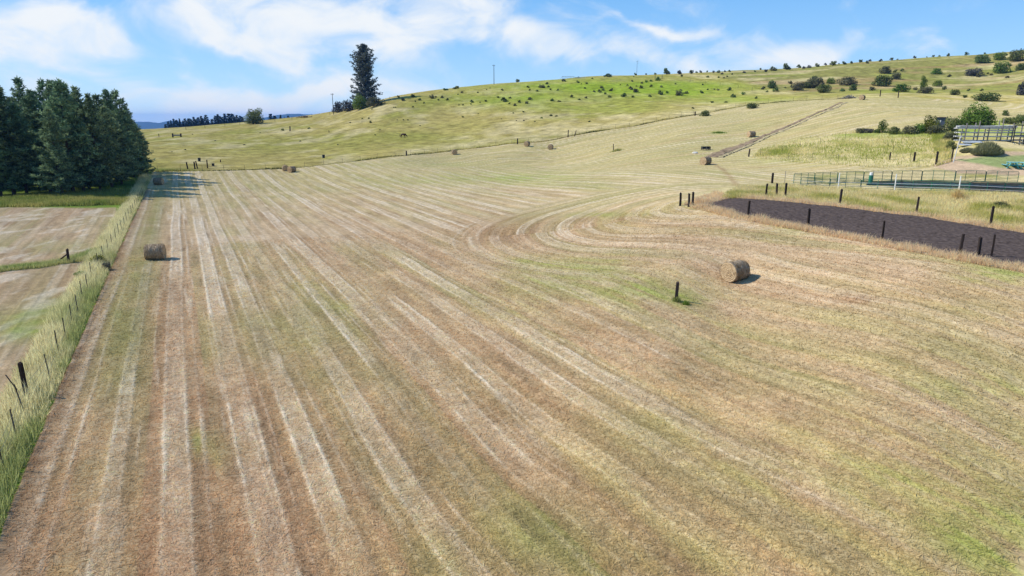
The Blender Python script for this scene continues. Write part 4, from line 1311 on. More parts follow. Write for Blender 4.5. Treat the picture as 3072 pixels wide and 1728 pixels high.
def conifer(H, R, cb, prof, nb, tl, seed, mat, name, up=.25, dens=8, tw=.16, rough=True):
    rnd = np.random.default_rng(seed)
    trunk = MB()
    lean = rnd.normal(0, .008, 2)
    tp = [(lean[0] * H * f, lean[1] * H * f, H * f - (.4 if f == 0 else 0)) for f in (0, .03, .3, .6, .85, .97)]
    trunk.tube(tp, [H * .018, H * .0155, H * .012, H * .0085, H * .004, H * .0015], 8)
    B = []; Tp = []; W_ = []; Ti = []
    for i in range(nb):
        f = cb + (1 - cb) * ((i + rnd.random()) / nb)
        t = (f - cb) / (1 - cb)
        Lb = R * prof(t) * (rnd.uniform(.42, 1.3) if rough else rnd.uniform(.68, 1.18))
        a = i * 2.39996 + rnd.uniform(-.5, .5)
        z0 = f * H
        el = up * (.3 + 1.4 * t) + rnd.uniform(-.15, .15) + .7 * max(0, t - .85) / .15
        dirh = np.array([math.cos(a), math.sin(a), 0])
        c0 = np.array([lean[0] * z0, lean[1] * z0, z0])
        def at(s):
            return c0 + dirh * Lb * s * math.cos(el) + np.array([0, 0, Lb * (s * math.sin(el) + .18 * s * s - .10 * s)])
        if Lb > .5:
            trunk.tube([at(0), at(.5), at(.95)], [max(.02, Lb * .016), Lb * .010, .008], 4, False)
        nt_ = max(2, int(Lb * dens * .62 + 1))
        for q in range(nt_):
            s = .22 + .78 * ((q + rnd.random()) / nt_)
            c = at(s) + rnd.normal(0, .11 * Lb * .6, 3) * np.array([1, 1, .55])
            k = dens
            th = rnd.uniform(0, 2 * math.pi, k); ph = rnd.uniform(-.35, 1.1, k)
            dv = np.stack([np.cos(th) * np.cos(ph), np.sin(th) * np.cos(ph), np.sin(ph)], 1) + dirh * .55
            dv /= np.linalg.norm(dv, axis=1)[:, None]
            ll = tl * rnd.uniform(.6, 1.15, k)[:, None]
            B.append(c + dv * ll * .05); Tp.append(c + dv * ll); W_.append(np.full(k, tw) * rnd.uniform(.7, 1.3, k))
            Ti.append(np.clip(rnd.normal(.5, .2) + rnd.normal(0, .16, k), 0, 1))
    # leader tip
    c = np.array([lean[0] * H, lean[1] * H, H * .97]); k = 14
    dv = np.stack([rnd.normal(0, .28, k), rnd.normal(0, .28, k), np.ones(k)], 1)
    B.append(np.repeat(c[None], k, 0) + rnd.uniform(-.6, 0, (k, 1)) * np.array([[0, 0, 1.0]])); Tp.append(B[-1] + dv * tl); W_.append(np.full(k, tw)); Ti.append(rnd.uniform(.3, .8, k))
    V, T = tri_cloud(np.concatenate(B), np.concatenate(Tp), np.concatenate(W_), np.concatenate(Ti))
    crown = np_mesh(name + '_crown', V, 4, mat, tint=T)
    return trunk.mesh(name + '_trunk', M_BARK), crown


pine_prof = lambda t: max(.05, (1 - t) ** .58) * (.62 + .38 * min(1, t / .12))
PINES = [conifer(16, 3.9, .05, pine_prof, 120, .66, 20 + k, M_PINE, 'pine', .22) for k in range(4)]
PINES.append(conifer(16, 3.0, .30, lambda t: max(.05, (1 - t) ** .6) * (.7 + .3 * min(1, t / .2)), 90, .66, 31, M_PINE, 'open_pine', .3, 7))
# px, top, base, mesh, radius factor, label (None = one of the alike)
GROVE_LABEL = 'dark green pine merging into the dense middle of the left grove'
GROVE = [
    (4.6, 86, 190, 0, .9, 'pine at the left picture edge with a thin spire top'), (14.4, 85.5, 195, 1, 1.15, 'broad round topped pine second from the left edge of the grove'),
    (33.9, 77.5, 181, 4, .95, 'tall thin airy pine whose open top stands above the grove'), (45, 89.5, 189, 2, .95, None), (55.8, 79.3, 182, 0, .85, 'narrow pointed pine rising just right of the airy tall one'),
    (65.6, 80.5, 185, 3, .95, None), (73.6, 80.0, 193, 1, 1.05, 'tall front pine with a ragged top in the centre of the grove'), (79.3, 83, 184, 0, .9, None),
    (89.7, 86.5, 190, 2, .95, 'pointed pine right of the ragged topped centre pine'), (100.6, 94, 191, 3, .85, None), (107.5, 94.5, 183, 4, 1.1, None),
    (116.7, 89.5, 182, 1, .8, 'pointed pine with a leaning tip, second from the right end of the grove'), (125.4, 90, 179.5, 0, 1.1, 'big dark pine at the right end of the grove with a stepped sunny crown'),
    (134, 106, 177, 3, 1.05, 'shorter dark pine on the right flank of the grove'), (141.5, 124, 176, 2, 1.25, 'low dark pine at the outermost right foot of the grove'),
    (-9, 88, 196, 3, 1.1, None), (1, 100, 196, 2, 1.2, 'bushy front pine filling the bottom left corner of the grove'), (27, 104, 195, 3, 1.15, None), (51, 112, 194.5, 1, 1.2, 'low full pine at the front of the grove, centre left'),
    (62, 108, 196, 0, 1.1, 'light green low pine at the very front of the grove'), (84, 110, 192, 3, 1.15, None), (112, 106, 187, 2, 1.2, None), (122, 114, 184, 0, 1.2, None),
    (10, 92, 178, 0, 1.1, None), (24, 97, 176, 1, 1.1, None), (41, 93, 176, 2, 1.1, None), (64, 93, 175, 3, 1.1, None), (84, 96, 175, 1, 1.1, None), (99, 100, 176, 0, 1.1, None), (116, 100, 175, 2, 1.1, None), (132, 112, 172.5, 1, 1.1, None),
    (-25, 90, 190, 1, 1.1, None), (-40, 95, 180, 2, 1.1, None)]
for i, (px, top, by, k, rf, lab) in enumerate(GROVE):
    p = G(px, by); hh = rise(p, top); s = hh / 16.3
    if px < 0 and p.x < -200: continue
    root = empty('pine_tree', p, random.uniform(0, 6.28), lab or GROVE_LABEL, 'pine tree', 'pines of the left grove')
    root.scale = (s * rf, s * rf, s)
    tr, cr = PINES[k]
    link('trunk', tr, root); link('crown', cr, root)

# lone pine
def lone_prof(t):
    return float(np.interp(t, [0, .06, .15, .3, .45, .55, .65, .75, .85, .93, 1], [.72, .95, .92, .82, .80, .86, .95, .84, .66, .48, .2]))
LT, LC = conifer(28, 6.6, .03, lone_prof, 190, 1.0, 83, M_LONE, 'lone_pine', .5, 7, .28)
p = G(366, 106); hh = rise(p, 44.5)
root = empty('lone_pine', p, .4, 'very tall grey green pine standing alone on the left ridge', 'pine tree'); root.scale = (hh / 28, hh / 28, hh / 30)
link('trunk', LT, root); link('crown', LC, root)

# far conifers beyond the ridge
FAR = [conifer(15, R, .02, lambda t: max(.04, (1 - t) ** .85), 60, 1.0, 140 + k, M_FARPINE, 'far_pine', .05, 5, .5) for k, R in enumerate((2.7, 3.2, 2.2))]
tops = [(137, 124), (141, 121.5), (144.5, 120.3), (148, 118.6), (152, 120), (156, 118.6), (159.5, 120.5), (163, 118.4), (166.5, 119.5), (168.5, 114.2 + 4), (171, 119.5), (174.5, 117), (177, 119), (180, 117.5), (183.5, 116.2), (186, 118.5), (190, 115.2),
        (193.5, 120.5), (197, 119), (202, 115.8), (205, 114.3), (208, 116), (211.5, 117.2), (215, 114), (219.5, 113.5), (223, 113.7), (227, 116), (230.5, 115), (234, 116), (238, 117), (270, 113.8), (274, 115.8), (280, 115.2), (284, 117.5), (288, 116), (293, 117.8)]
TW = [(165 + (t[0] - 137) * .77 if t[0] < 240 else t[0], t[1]) for t in tops]
for i, (px, ty) in enumerate(TW):
    Yd = 640 + 60 * math.sin(i * 2.1) + random.uniform(-25, 25)
    ztop = at_y(px, ty + .3, Yd); x = ztop[0]; zb = gz(x, Yd) - .3
    hh = ztop[2] - zb
    zz = zb if hh < 26 else ztop[2] - 24; hh = ztop[2] - zz
    root = empty('conifer', (x, Yd, zb if hh < 40 else zz), random.uniform(0, 6.28), 'dark conifer in the far tree line beyond the left ridge', 'conifer tree', 'far conifer line')
    hh = ztop[2] - root.location.z
    wf = min(hh / 15, 1.6) * random.uniform(1.4, 2.0)
    root.scale = (wf, wf, hh / 15)
    tr, cr = FAR[i % 3]; link('trunk', tr, root); link('crown', cr, root)


def leaf_cloud(n, lobes, leaf, seed, name, mat, trunk_h=.12, stems=5, tall=1.0):
    """unit shrub: lobes of small leaf faces round limbs; returns (stems mesh, crown mesh), about 1 wide and `tall` high"""
    rnd = np.random.default_rng(seed)
    cen = []; rad = []
    for i in range(lobes):
        a = i * 2.4 + rnd.uniform(-.5, .5); q = ((i + .5) / lobes)
        hz = (.12 + .62 * q ** 1.1 * rnd.uniform(.75, 1.1)) * tall
        rr = .33 * math.sqrt(max(.02, 1 - (hz / (.86 * tall)) ** 2)) * rnd.uniform(.55, 1.1)
        cen.append([math.cos(a) * rr, math.sin(a) * rr, hz]); rad.append(rnd.uniform(.15, .25) * (1.15 - .35 * hz / tall))
    cen = np.array(cen); rad = np.array(rad)
    idx = rnd.choice(lobes, n, p=rad ** 2 / (rad ** 2).sum())
    d = rnd.normal(0, 1, (n, 3)); d /= np.linalg.norm(d, axis=1)[:, None]
    P = cen[idx] + d * (rad[idx] * rnd.uniform(.55, 1.12, n) ** .7)[:, None] * np.array([1, 1, .9])
    P[:, 2] = np.maximum(P[:, 2], rnd.uniform(.0, .08, n))
    nor = d + rnd.normal(0, .55, (n, 3)) + np.array([0, 0, .25]); nor /= np.linalg.norm(nor, axis=1)[:, None]
    a = np.cross(nor, rnd.normal(0, 1, (n, 3))); a /= np.linalg.norm(a, axis=1)[:, None]; b = np.cross(nor, a)
    s = (leaf * rnd.uniform(.6, 1.3, n))[:, None]
    Q = np.empty((n, 4, 3)); Q[:, 0] = P - a * s; Q[:, 1] = P + b * s * .55; Q[:, 2] = P + a * s; Q[:, 3] = P - b * s * .55
    lobe_t = rnd.normal(.5, .17, lobes)
    T = np.clip(lobe_t[idx] + rnd.normal(0, .16, n), 0, 1)
    crown = np_mesh(name + '_crown', Q.reshape(-1, 3), 4, mat, tint=np.repeat(T, 4))
    m = MB()
    for i in range(min(stems, lobes)):
        c = cen[i]; m.tube([(c[0] * .08, c[1] * .08, -.08), (c[0] * .45, c[1] * .45, c[2] * .5), (c[0], c[1], c[2])], [.028, .018, .007], 5)
    return m.mesh(name + '_stems', M_BARK), crown


def joined(st, cr, name, mat):
    """stems and leaves of a small shrub as one mesh"""
    bm = bmesh.new(); bm.from_mesh(cr); n = len(bm.faces); bm.from_mesh(st)
    bm.faces.ensure_lookup_table()
    for f in bm.faces[n:]: f.material_index = 1
    me = bpy.data.meshes.new(name); bm.to_mesh(me); bm.free(); me.materials.append(mat); me.materials.append(M_BARK); return me


SM = {}
for key, mat in (('leaf', M_LEAF), ('olive', M_LEAFO), ('dark', M_LEAFD), ('green', M_LEAFG)):
    SM[key] = [joined(*leaf_cloud(340, 5 + k, .085, 300 + k + len(key), 'shrub', mat, tall=.8 + .12 * (k % 3)), 'shrub', mat) for k in range(4)]
BM_ = {}
for key, mat in (('leaf', M_LEAF), ('olive', M_LEAFO), ('dark', M_LEAFD), ('green', M_LEAFG), ('yellow', M_LEAFY)):
    BM_[key] = [leaf_cloud(1500, 11 + k, .042, 400 + k + len(key), 'bush', mat, tall=.9) for k in range(2)]
TREE = {'green': leaf_cloud(5200, 26, .028, 500, 'tree', M_LEAFG, tall=.9, stems=10), 'leaf': leaf_cloud(3000, 18, .033, 501, 'tree', M_LEAF, tall=1.0, stems=8),
        'spike': leaf_cloud(1200, 9, .045, 502, 'tree', M_LEAFG, tall=1.4, stems=8)}
_cnt = [0]
def shrub(px, py, w, label, group, kind='leaf', hf=1.0, name='shrub', cat='shrub', big=False, tree=None):
    """w = width in picture pixels"""
    p = G(px, py); s = w * mpp(p) * (1.05 if big or tree else .88)
    k = _cnt[0]; _cnt[0] += 1
    rz = random.uniform(0, 6.28)
    if tree or big:
        st, cr = TREE[tree] if tree else BM_[kind][k % 2]
        o = empty(name, p, rz, label, cat, group)
        link('trunk', st, o); link('crown', cr, o)
    else:
        o = link(name, SM[kind][k % 4], None, p); o.rotation_euler = (0, 0, rz); tag(o, label, cat, group)
    o.scale = (s, s, s * hf)
    return o


# hillside shrubs: (zoom x, zoom base y, zoom width) in three enlargements of the photograph
Z3 = '850,695,45 905,730,60 1010,695,70 1085,725,45 1035,740,30 1130,758,30 1210,705,70 1260,695,35 1325,700,50 1385,725,45 1285,725,30 1545,645,40 1715,645,30 1650,750,55 1800,740,40 1555,780,30 1510,780,25 2000,740,90 1935,700,40 2065,705,40 2115,785,50 2165,750,50 2250,760,50 2285,720,60 2060,765,35 2260,590,45 2420,590,60 2465,550,35 2485,580,30 2280,620,35 2360,630,30 2505,610,30 2520,730,50 1980,620,40 1850,595,20 1810,610,20 550,970,50 800,805,25 820,805,25 1010,800,30 460,930,30 530,925,35 905,940,25 955,942,28 1550,910,40 2100,868,28 2210,855,35 2410,918,30 2215,950,30 2135,950,22 1970,930,20 2510,895,40 600,1105,30 840,940,20 565,825,25 2335,960,24 1720,875,24 1500,665,24 1640,770,26 1740,750,24'
Z4 = '1125,270,45 1110,295,20 1245,262,30 1345,260,35 1470,265,110 1610,265,70 1745,258,65 1800,250,35 1845,248,45 1920,240,30 1990,248,40 2045,248,50 2115,240,35 2165,240,40 1640,290,40 1925,300,40 2045,305,35 2100,310,30 2140,295,30 2085,265,35 2195,270,30 150,375,45 80,415,60 165,408,40 270,445,40 40,455,40 190,440,30 335,345,60 490,360,50 530,375,20 585,372,35 650,315,30 500,305,30 425,520,55 210,560,55 285,570,50 510,550,45 580,530,40 755,420,50 770,445,45 860,450,60 730,465,60 795,485,40 840,520,50 670,462,40 1000,515,80 1100,522,45 1285,515,50 1075,435,70 1190,420,60 1140,400,25 1040,390,30 1090,345,35 1195,368,40 1250,355,45 1300,345,40 1370,335,80 1300,405,50 1410,410,40 1570,375,30 1400,490,90 1480,475,50 1610,500,110 1690,480,60 1855,475,60 1130,465,80 570,425,35 960,385,22 1870,385,35 2165,445,65 2320,490,55 2205,520,75 1925,440,35 2000,435,25 2040,445,40 2125,578,50 2460,535,50 195,725,45 90,752,35 255,730,40 620,790,40 1760,645,45 1975,580,50'
Z5S = '95,350,40 190,340,30 240,320,30 290,340,45 350,330,80 470,320,110 580,305,60 625,312,45 670,305,55 740,295,65 815,280,40 880,283,80 935,270,20 980,275,60 1045,265,40 1130,255,50 1210,247,40 1185,265,50 1305,247,45 1400,235,45 1455,230,22 1605,218,45 1715,205,15 1770,205,35 1825,196,28 1905,190,50 2065,190,55 2230,172,26'
Z5 = '1345,355,100 1435,345,50 1495,335,45 1440,405,90 800,525,120 570,505,120 650,485,90 345,485,100 370,515,65 265,495,50 460,485,25 500,445,45 965,512,55 1060,505,80 1230,505,65 1610,500,45 1810,470,85 1870,498,60 1960,545,80 2360,235,110 1800,360,80 1915,385,45 2255,360,30 2285,372,35 2165,388,40 2085,510,40 2200,510,40 2055,570,50 2425,395,40 710,430,80 860,445,80 2540,325,90 300,520,30'
def parse(S): return [tuple(float(c) for c in t.split(',')) for t in S.split()]
for zx, zy, zw in parse(Z3):
    px, py, ww = (960 + zx / 3.623) / 3, (100 + zy / 3.623) / 3, zw / 3.623 / 3
    bright = zy < 800
    shrub(px, py + .3, max(ww, 1.6), 'small dark shrub dotted over the green brow below the ridge' if bright else 'tiny scrubby tuft on the tan pasture between horse and ridge',
          'shrubs on the green brow' if bright else 'tufts on the tan pasture', random.choice(['leaf', 'leaf', 'olive']), .85 if bright else .7)
for zx, zy, zw in parse(Z4):
    px, py, ww = (1600 + zx / 3.68) / 3, (150 + zy / 3.68) / 3, zw / 3.68 / 3
    sky_ = zy < 275
    up = zy < 540
    lab, grp = (('small dark tree on the middle skyline above the bright green slope', 'small trees on the middle skyline') if sky_ else
                ('small dark shrub scattered over the bright green slope', 'shrubs on the bright green slope') if up else ('low scrubby tuft on the dry pasture above the far fence', 'tufts on the dry upper pasture'))
    shrub(px, py + .3, max(ww, 1.6), lab, grp, random.choice(['leaf', 'leaf', 'green', 'olive']) if not sky_ else random.choice(['leaf', 'dark']), .95 if sky_ else .85 if up else .6)
for zx, zy, zw in parse(Z5S):
    px, py, ww = (2200 + zx / 2.954) / 3, (100 + zy / 2.954) / 3, zw / 2.954 / 3
    shrub(px, py + .3, max(ww * .88, 1.8), 'round dark shrub on the long right skyline', 'shrubs along the right skyline', random.choice(['leaf', 'dark', 'leaf']), .9)
for zx, zy, zw in parse(Z5):
    px, py, ww = (2200 + zx / 2.954) / 3, (100 + zy / 2.954) / 3, zw / 2.954 / 3
    shrub(px, py + .2, max(ww, 1.8), 'rounded green shrub scattered on the right hillside above the mown field', 'shrubs on the right hillside', random.choice(['leaf', 'leaf', 'olive', 'green']), .85, big=ww > 9)
def z5(zx, zy, zw): return (2200 + zx / 2.954) / 3, (100 + zy / 2.954) / 3, zw / 2.954 / 3
def z3(zx, zy, zw): return (960 + zx / 3.623) / 3, (100 + zy / 3.623) / 3, zw / 3.623 / 3
HB = 'large bushes on the right hillside'
for (q, lab, kind, hf) in [
    (z5(1320, 465, 190), 'broad dark green bush below a double topped one in the middle of the right hillside', 'leaf', .55),
    (z5(1010, 455, 170), 'wide olive bush left of the broad dark green one on the right hillside', 'olive', .5),
    (z5(720, 480, 150), 'large two tiered bush, leftmost big one on the right hillside', 'olive', .75),
    (z5(1485, 515, 140), 'dense glossy green round bush above the brush heap bale', 'green', .58),
    (z5(1700, 530, 130), 'olive bush with a tall thin poplar sprout growing from it', 'olive', .55),
    (z5(2125, 375, 150), 'dark grey leafless looking bush on the upper right hillside', 'dark', .55),
    (z5(2200, 260, 150), 'wide green bush just under the right skyline', 'leaf', .55),
    (z5(2510, 245, 150), 'big tall green bush at the far right end of the skyline', 'leaf', .85),
    (z5(2370, 350, 150), 'large rounded green bush below the far right skyline', 'green', .8),
    (z5(2240, 598, 220), 'wide yellow green bush on the edge of the upper mown field', 'leaf', .42),
    (z5(2555, 545, 120), 'dark grey bush cut by the right picture edge', 'dark', 1.1)]:
    shrub(q[0], q[1] + .3, q[2], lab, HB, kind, hf / .9, 'bush', 'bush', True)
q = z5(1680, 500, 60); shrub(q[0], q[1], 8, 'slim upright poplar sprout on the right hillside', None, hf=1.5, name='poplar_tree', cat='tree', tree='spike').scale[0] *= .45
shrub(z3(1480, 605, 90)[0], z3(0, 603, 0)[1], 10, 'low dark bush humped on the ridge left of the utility pole', None, 'leaf', .45)
shrub(z3(1370, 620, 80)[0], z3(0, 619, 0)[1], 8, 'pale green low bush on the ridge, left of the dark humped one', None, 'green', .4)
shrub(z3(2150, 523, 60)[0], z3(0, 523, 0)[1], 6, 'round dark bush alone on the ridge right of the utility pole', None, 'leaf', .8)
q = (1600 + 825 / 3.68) / 3; shrub(q, (150 + 297 / 3.68) / 3, 10.5, 'wide low bush breaking the skyline left of the aerial mast', None, 'leaf', .5)
shrub(704.5, 116.2, 12, 'dark round bush on the far fence beside a short post', None, 'leaf', .6, 'bush', 'bush', True)
shrub(752, 108.4, 12, 'dark round bush on the far fence higher up the slope', None, 'leaf', .62, 'bush', 'bush', True)
shrub(282.5, 130.7, 4.2, 'dark tuft shrub left of the weathered pasture post', None, 'leaf', .8); shrub(309, 128.8, 3.8, 'dark tuft shrub right of the weathered pasture post', None, 'leaf', .7)
for (px, py, ww) in [(192.5, 134.6, 2.4), (260, 133, 2), (185, 150, 3), (172, 152, 2), (300, 141.5, 3.2), (350, 123, 3), (215, 141, 2.4), (244, 145, 3), (380, 130, 2.5), (420, 126, 2.5), (338, 145, 2.5)]:
    shrub(px, py, ww, 'tiny scrubby tuft on the left pasture', 'tufts on the left pasture', 'olive', .5)
# ridge trees at the left
shrub(255, 124, 20, 'round crowned dark tree on the left ridge before the far conifers', None, hf=.85, name='broadleaf_tree', cat='tree', tree='leaf')
shrub(338, 112.6, 13, 'left one of two grey leafless looking bushes by the utility pole', None, 'dark', 1.05, 'bush', 'bush', True)
shrub(348.5, 111.2, 15, 'right one of two grey leafless looking bushes by the utility pole', None, 'dark', 1.0, 'bush', 'bush', True)
shrub(360.5, 109.3, 17, 'bright green round tree at the foot of the lone pine', None, hf=.98, name='broadleaf_tree', cat='tree', tree='green')
shrub(375, 106.3, 19, 'dull olive bush at the right foot of the lone pine', None, 'olive', .62, 'bush', 'bush', True)
# bushes round the pipe rack
NB = 'bushes round the pipe rack'
for (zx, zy, zw, lab, kind, hf, tr) in [
    (1125, 882, 90, 'dark low bush at the left end of the row above the paddock', 'olive', .7, None), (1200, 880, 90, 'brown green low bush next to the left end of the paddock row', 'dark', .6, None),
    (1262, 882, 70, 'small low bush just left of the spiky young tree', 'leaf', .6, None), (1318, 882, 100, 'spiky young green tree in the row above the paddock', 'green', 1.0, 'spike'),
    (1430, 892, 120, 'light green bush right of the spiky young tree', 'leaf', .7, None), (1560, 892, 130, 'grey green bush left of the yellow green tree', 'olive', .75, None),
    (1650, 885, 110, 'dark leaved young tree left of the shed', 'green', 1.1, None), (1738, 880, 150, 'yellow green leafy tree hiding the left side of the shed', 'yellow', 1.2, None), (1790, 895, 150, 'brownish olive bush in front of the shed', 'olive', .75, None),
    (1925, 870, 130, 'tall dull green bush right of the shed', 'leaf', 1.35, None), (2160, 830, 300, 'big bright green leafy tree behind the pipe rack', 'green', .78, 'green'), (2010, 830, 120, 'low dark green bush at the left foot of the big leafy tree', 'green', .8, None),
    (1925, 945, 120, 'dark bush touching the left end of the pipe rack', 'olive', .9, None), (2545, 790, 90, 'green bush behind the rack at the right picture edge', 'leaf', 1.1, None), (2410, 728, 65, 'small open tree on the mown slope above the rack', 'leaf', .95, None), (2450, 800, 160, 'low green bush behind the right half of the pipe rack', 'leaf', .5, None)]:
    q = z5(zx, zy, zw); shrub(q[0], q[1] + .2, q[2], lab, NB, kind, hf, 'tree' if tr or 'tree' in lab.split()[-4:] else 'bush', 'tree' if tr else 'bush', True, tr)
def z1(zx, zy, zw): return (2700 + zx / 5.175) / 3, (280 + zy / 5.175) / 3, zw / 5.175 / 3
for (zx, zy, zw, lab, hf, kind) in [(790, 860, 190, 'dark bush below the left end of the pipe rack', .8, 'leaf'), (780, 720, 180, 'brown tinged bush half behind the left end of the pipe rack', .7, 'olive')]:
    q = z1(zx, zy, zw); shrub(q[0], q[1], q[2], lab, NB, kind, hf, 'bush', 'bush', True)
# weed clump in front of the rack: upright grassy stems
def weed_clump(px, py, w, h, label, n=5000):
    p = G(px, py); s = mpp(p)
    a = RNG.uniform(0, 6.28, n); r = np.sqrt(RNG.uniform(0, 1, n))
    x = np.cos(a) * r * w * s / 2; y = np.sin(a) * r * w * s / 3.4
    hh = h * s * (1 - .75 * r ** 2) * RNG.uniform(.55, 1.1, n)
    z = np.zeros(n); b = RNG.uniform(0, 6.28, n)
    base = np.stack([x, y, z - .05], 1); tip = np.stack([x * 1.15 + np.cos(b) * .25, y * 1.15 + np.sin(b) * .25, hh], 1)
    Vv, T = tri_cloud(base, tip, RNG.uniform(.06, .14, n), np.clip(RNG.normal(.5, .22, n), 0, 1))
    return tag(link('weed_clump', np_mesh('weed_clump', Vv, 4, M_WEED, tint=T), None, p), label, 'weeds')
weed_clump(987, 154.5, 27, 14, 'tall rounded grey green weed clump in front of the pipe rack')
weed_clump(968, 152, 14, 5, 'low weed clump left of the tall rounded weeds', 1500)
# shrubs in the near fence strip
shrub(99, 265, 15, 'bright green leafy bush growing in the near fence strip', None, 'yellow', .85, 'bush', 'bush', True)
shrub(107, 270.5, 9, 'dark thin bush below the bright green one in the fence strip', None, 'dark', 1.3, 'bush', 'bush', True)
shrub(80, 276.5, 10, 'small round green shrub left of the fence strip bush', None, 'green', .75, 'bush', 'bush', True)
shrub(1000, 208, 16, 'grey green weedy bush in the rough grass at the right edge', None, 'olive', .55, 'bush', 'bush', True)
def tuft(px, py, w, h, label, ca, cb_, n=500):
    p = G(px, py); s = mpp(p)
    a = RNG.uniform(0, 6.28, n); r = np.abs(RNG.normal(0, .3, n)) * w * s
    x = p.x + np.cos(a) * r; y = p.y + np.sin(a) * r * .8
    c = mixcol(ca, cb_, RNG.uniform(0, 1, n)) * RNG.uniform(.6, 1.2, n)[:, None]
    me = blades('grass_tuft', x, y, RNG.uniform(.4, 1, n) * h * np.exp(-(r / (w * s * .7)) ** 2), np.full(n, .04) * max(1, s / .08), c, .45)
    return tag(link('grass_tuft', me), label, 'grass tuft')
tuft(677, 302, 9, .45, 'small uncut grass tuft at the base of the lone field post', lin(180, 175, 110) * .7, lin(130, 150, 75) * .7)
tuft(686, 305, 8, .35, 'bright green grass tuft just right of the lone field post', lin(125, 155, 62) * .65, lin(150, 168, 80) * .65)
tuft(617, 151, 11, .6, 'grass tuft round the leaning field post', lin(200, 190, 130) * .9, lin(120, 130, 60) * .9, 900)
tuft(719, 133, 14, .4, 'dark green uncut grass patch on the upper mown field', lin(100, 120, 50) * .9, lin(120, 140, 60) * .9, 900)
tuft(957, 200, 12, 1.6, 'heap of tall pale bent grass below the third white post', lin(222, 200, 150) * .9, lin(190, 165, 110) * .9, 900)


# ------------------------------------------------------------------ far hills
def hills(name, pts, Y, depth, label):
    """ridge with real depth: crest given by picture points, slopes falling both ways"""
    n = 160; m = 14
    xs = np.linspace(pts[0][0], pts[-1][0], n)
    ys = np.interp(xs, [p[0] for p in pts], [p[1] for p in pts])
    V = []; Fc = []
    for i in range(n):
        c = at_y(xs[i], ys[i], Y)
        top = c[2] + (vnoise(np.array([xs[i] * .9]), np.array([1.]), 5)[0] - .5) * 8
        for j in range(m):
            t = j / (m - 1) * 2 - 1
            z = -170 + (top + 170) * (1 - abs(t) ** 1.3) + (vnoise(np.array([xs[i] * .25]), np.array([j * .9]), 6)[0] - .5) * 30 * (abs(t) > .1) * (abs(t) < .99)
            V.append((c[0] * (1 + t * depth / Y), Y + t * depth, min(z, top)))
    for i in range(n - 1):
        for j in range(m - 1): Fc.append((i * m + j, (i + 1) * m + j, (i + 1) * m + j + 1, i * m + j + 1))
    me = bpy.data.meshes.new(name); me.from_pydata(V, [], Fc); me.materials.append(M_HILLS)
    me.polygons.foreach_set('use_smooth', [True] * len(Fc)); me.update()
    return tag(link(name, me), label, None, None, 'structure')
M_HILLS = simple('forested_hill', (.035, .06, .05), 1, var=.3, scale=.004)
hills('hills', [(-300, 122), (60, 124), (120, 121.5), (146, 121), (153, 121.8), (158, 122.6), (163, 121), (172, 119.5), (190, 123), (240, 121), (262, 117.5), (275, 114.6), (288, 113.3), (300, 113), (312, 113.8), (330, 114.6), (400, 117), (520, 121)], 6500, 1500, 'blue forested hills on the far left horizon')


# ------------------------------------------------------------------ air
m, nt, out = new_mat('haze_air')
pv = nt.nodes.new('ShaderNodeVolumePrincipled'); pv.inputs['Color'].default_value = (.13, .40, 1, 1); pv.inputs['Density'].default_value = HAZE; pv.inputs['Anisotropy'].default_value = .0
nt.links.new(pv.outputs[0], out.inputs['Volume'])
mb = MB(); mb.box((0, 3800, (90 - 190) / 2), (14000, 11800, 280)); 
hz = mb.obj('haze', m); tag(hz, 'thin blue air over the whole valley', None, None, 'stuff')
hz.display_type = 'WIRE'

# ------------------------------------------------------------------ sky, sun, camera
SUN_EL = math.radians(43)
SUN_DIR = Vector((-1, .07, 0)).normalized() * math.cos(SUN_EL) + Vector((0, 0, math.sin(SUN_EL)))
w = bpy.data.worlds.new('World'); scene.world = w; w.use_nodes = True
nt = w.node_tree
for nn in list(nt.nodes): nt.nodes.remove(nn)
wo = nt.nodes.new('ShaderNodeOutputWorld'); bg = nt.nodes.new('ShaderNodeBackground')
sky = nt.nodes.new('ShaderNodeTexSky'); sky.sky_type = 'NISHITA'; sky.sun_disc = False
sky.sun_elevation = SUN_EL; sky.sun_rotation = math.atan2(SUN_DIR.x, SUN_DIR.y) % (2 * math.pi)
sky.air_density = 1.0; sky.dust_density = 0.0; sky.ozone_density = 2.0; sky.altitude = 900
SKYS = .12
L = nt.links.new
def nmath(op, a, b=None, c=None):
    m = nt.nodes.new('ShaderNodeMath'); m.operation = op
    for i, v in enumerate((a, b, c)):
        if v is None: continue
        if isinstance(v, (int, float)): m.inputs[i].default_value = v
        else: L(v, m.inputs[i])
    return m.outputs[0]
tc = nt.nodes.new('ShaderNodeTexCoord'); sx = nt.nodes.new('ShaderNodeSeparateXYZ'); L(tc.outputs['Generated'], sx.inputs[0])
az = nmath('ARCTAN2', sx.outputs[0], sx.outputs[1]); el = nmath('ARCSINE', sx.outputs[2])
cb = nt.nodes.new('ShaderNodeCombineXYZ'); L(az, cb.inputs[0]); L(el, cb.inputs[1])
# warp the sky coordinates a little so cloud edges are ragged
wn = nt.nodes.new('ShaderNodeTexNoise'); wn.inputs['Scale'].default_value = 9; wn.inputs['Detail'].default_value = 5
L(cb.outputs[0], wn.inputs['Vector'])
ws = nt.nodes.new('ShaderNodeSeparateColor'); L(wn.outputs['Color'], ws.inputs[0])
azw = nmath('MULTIPLY_ADD', nmath('SUBTRACT', ws.outputs[0], .5), .16, az)
elw = nmath('MULTIPLY_ADD', nmath('SUBTRACT', ws.outputs[1], .5), .07, el)
def sky_ae(px, py):
    a, b, c = ray(px, py); return math.atan2(a, b), math.asin(c / math.sqrt(a * a + b * b + c * c))
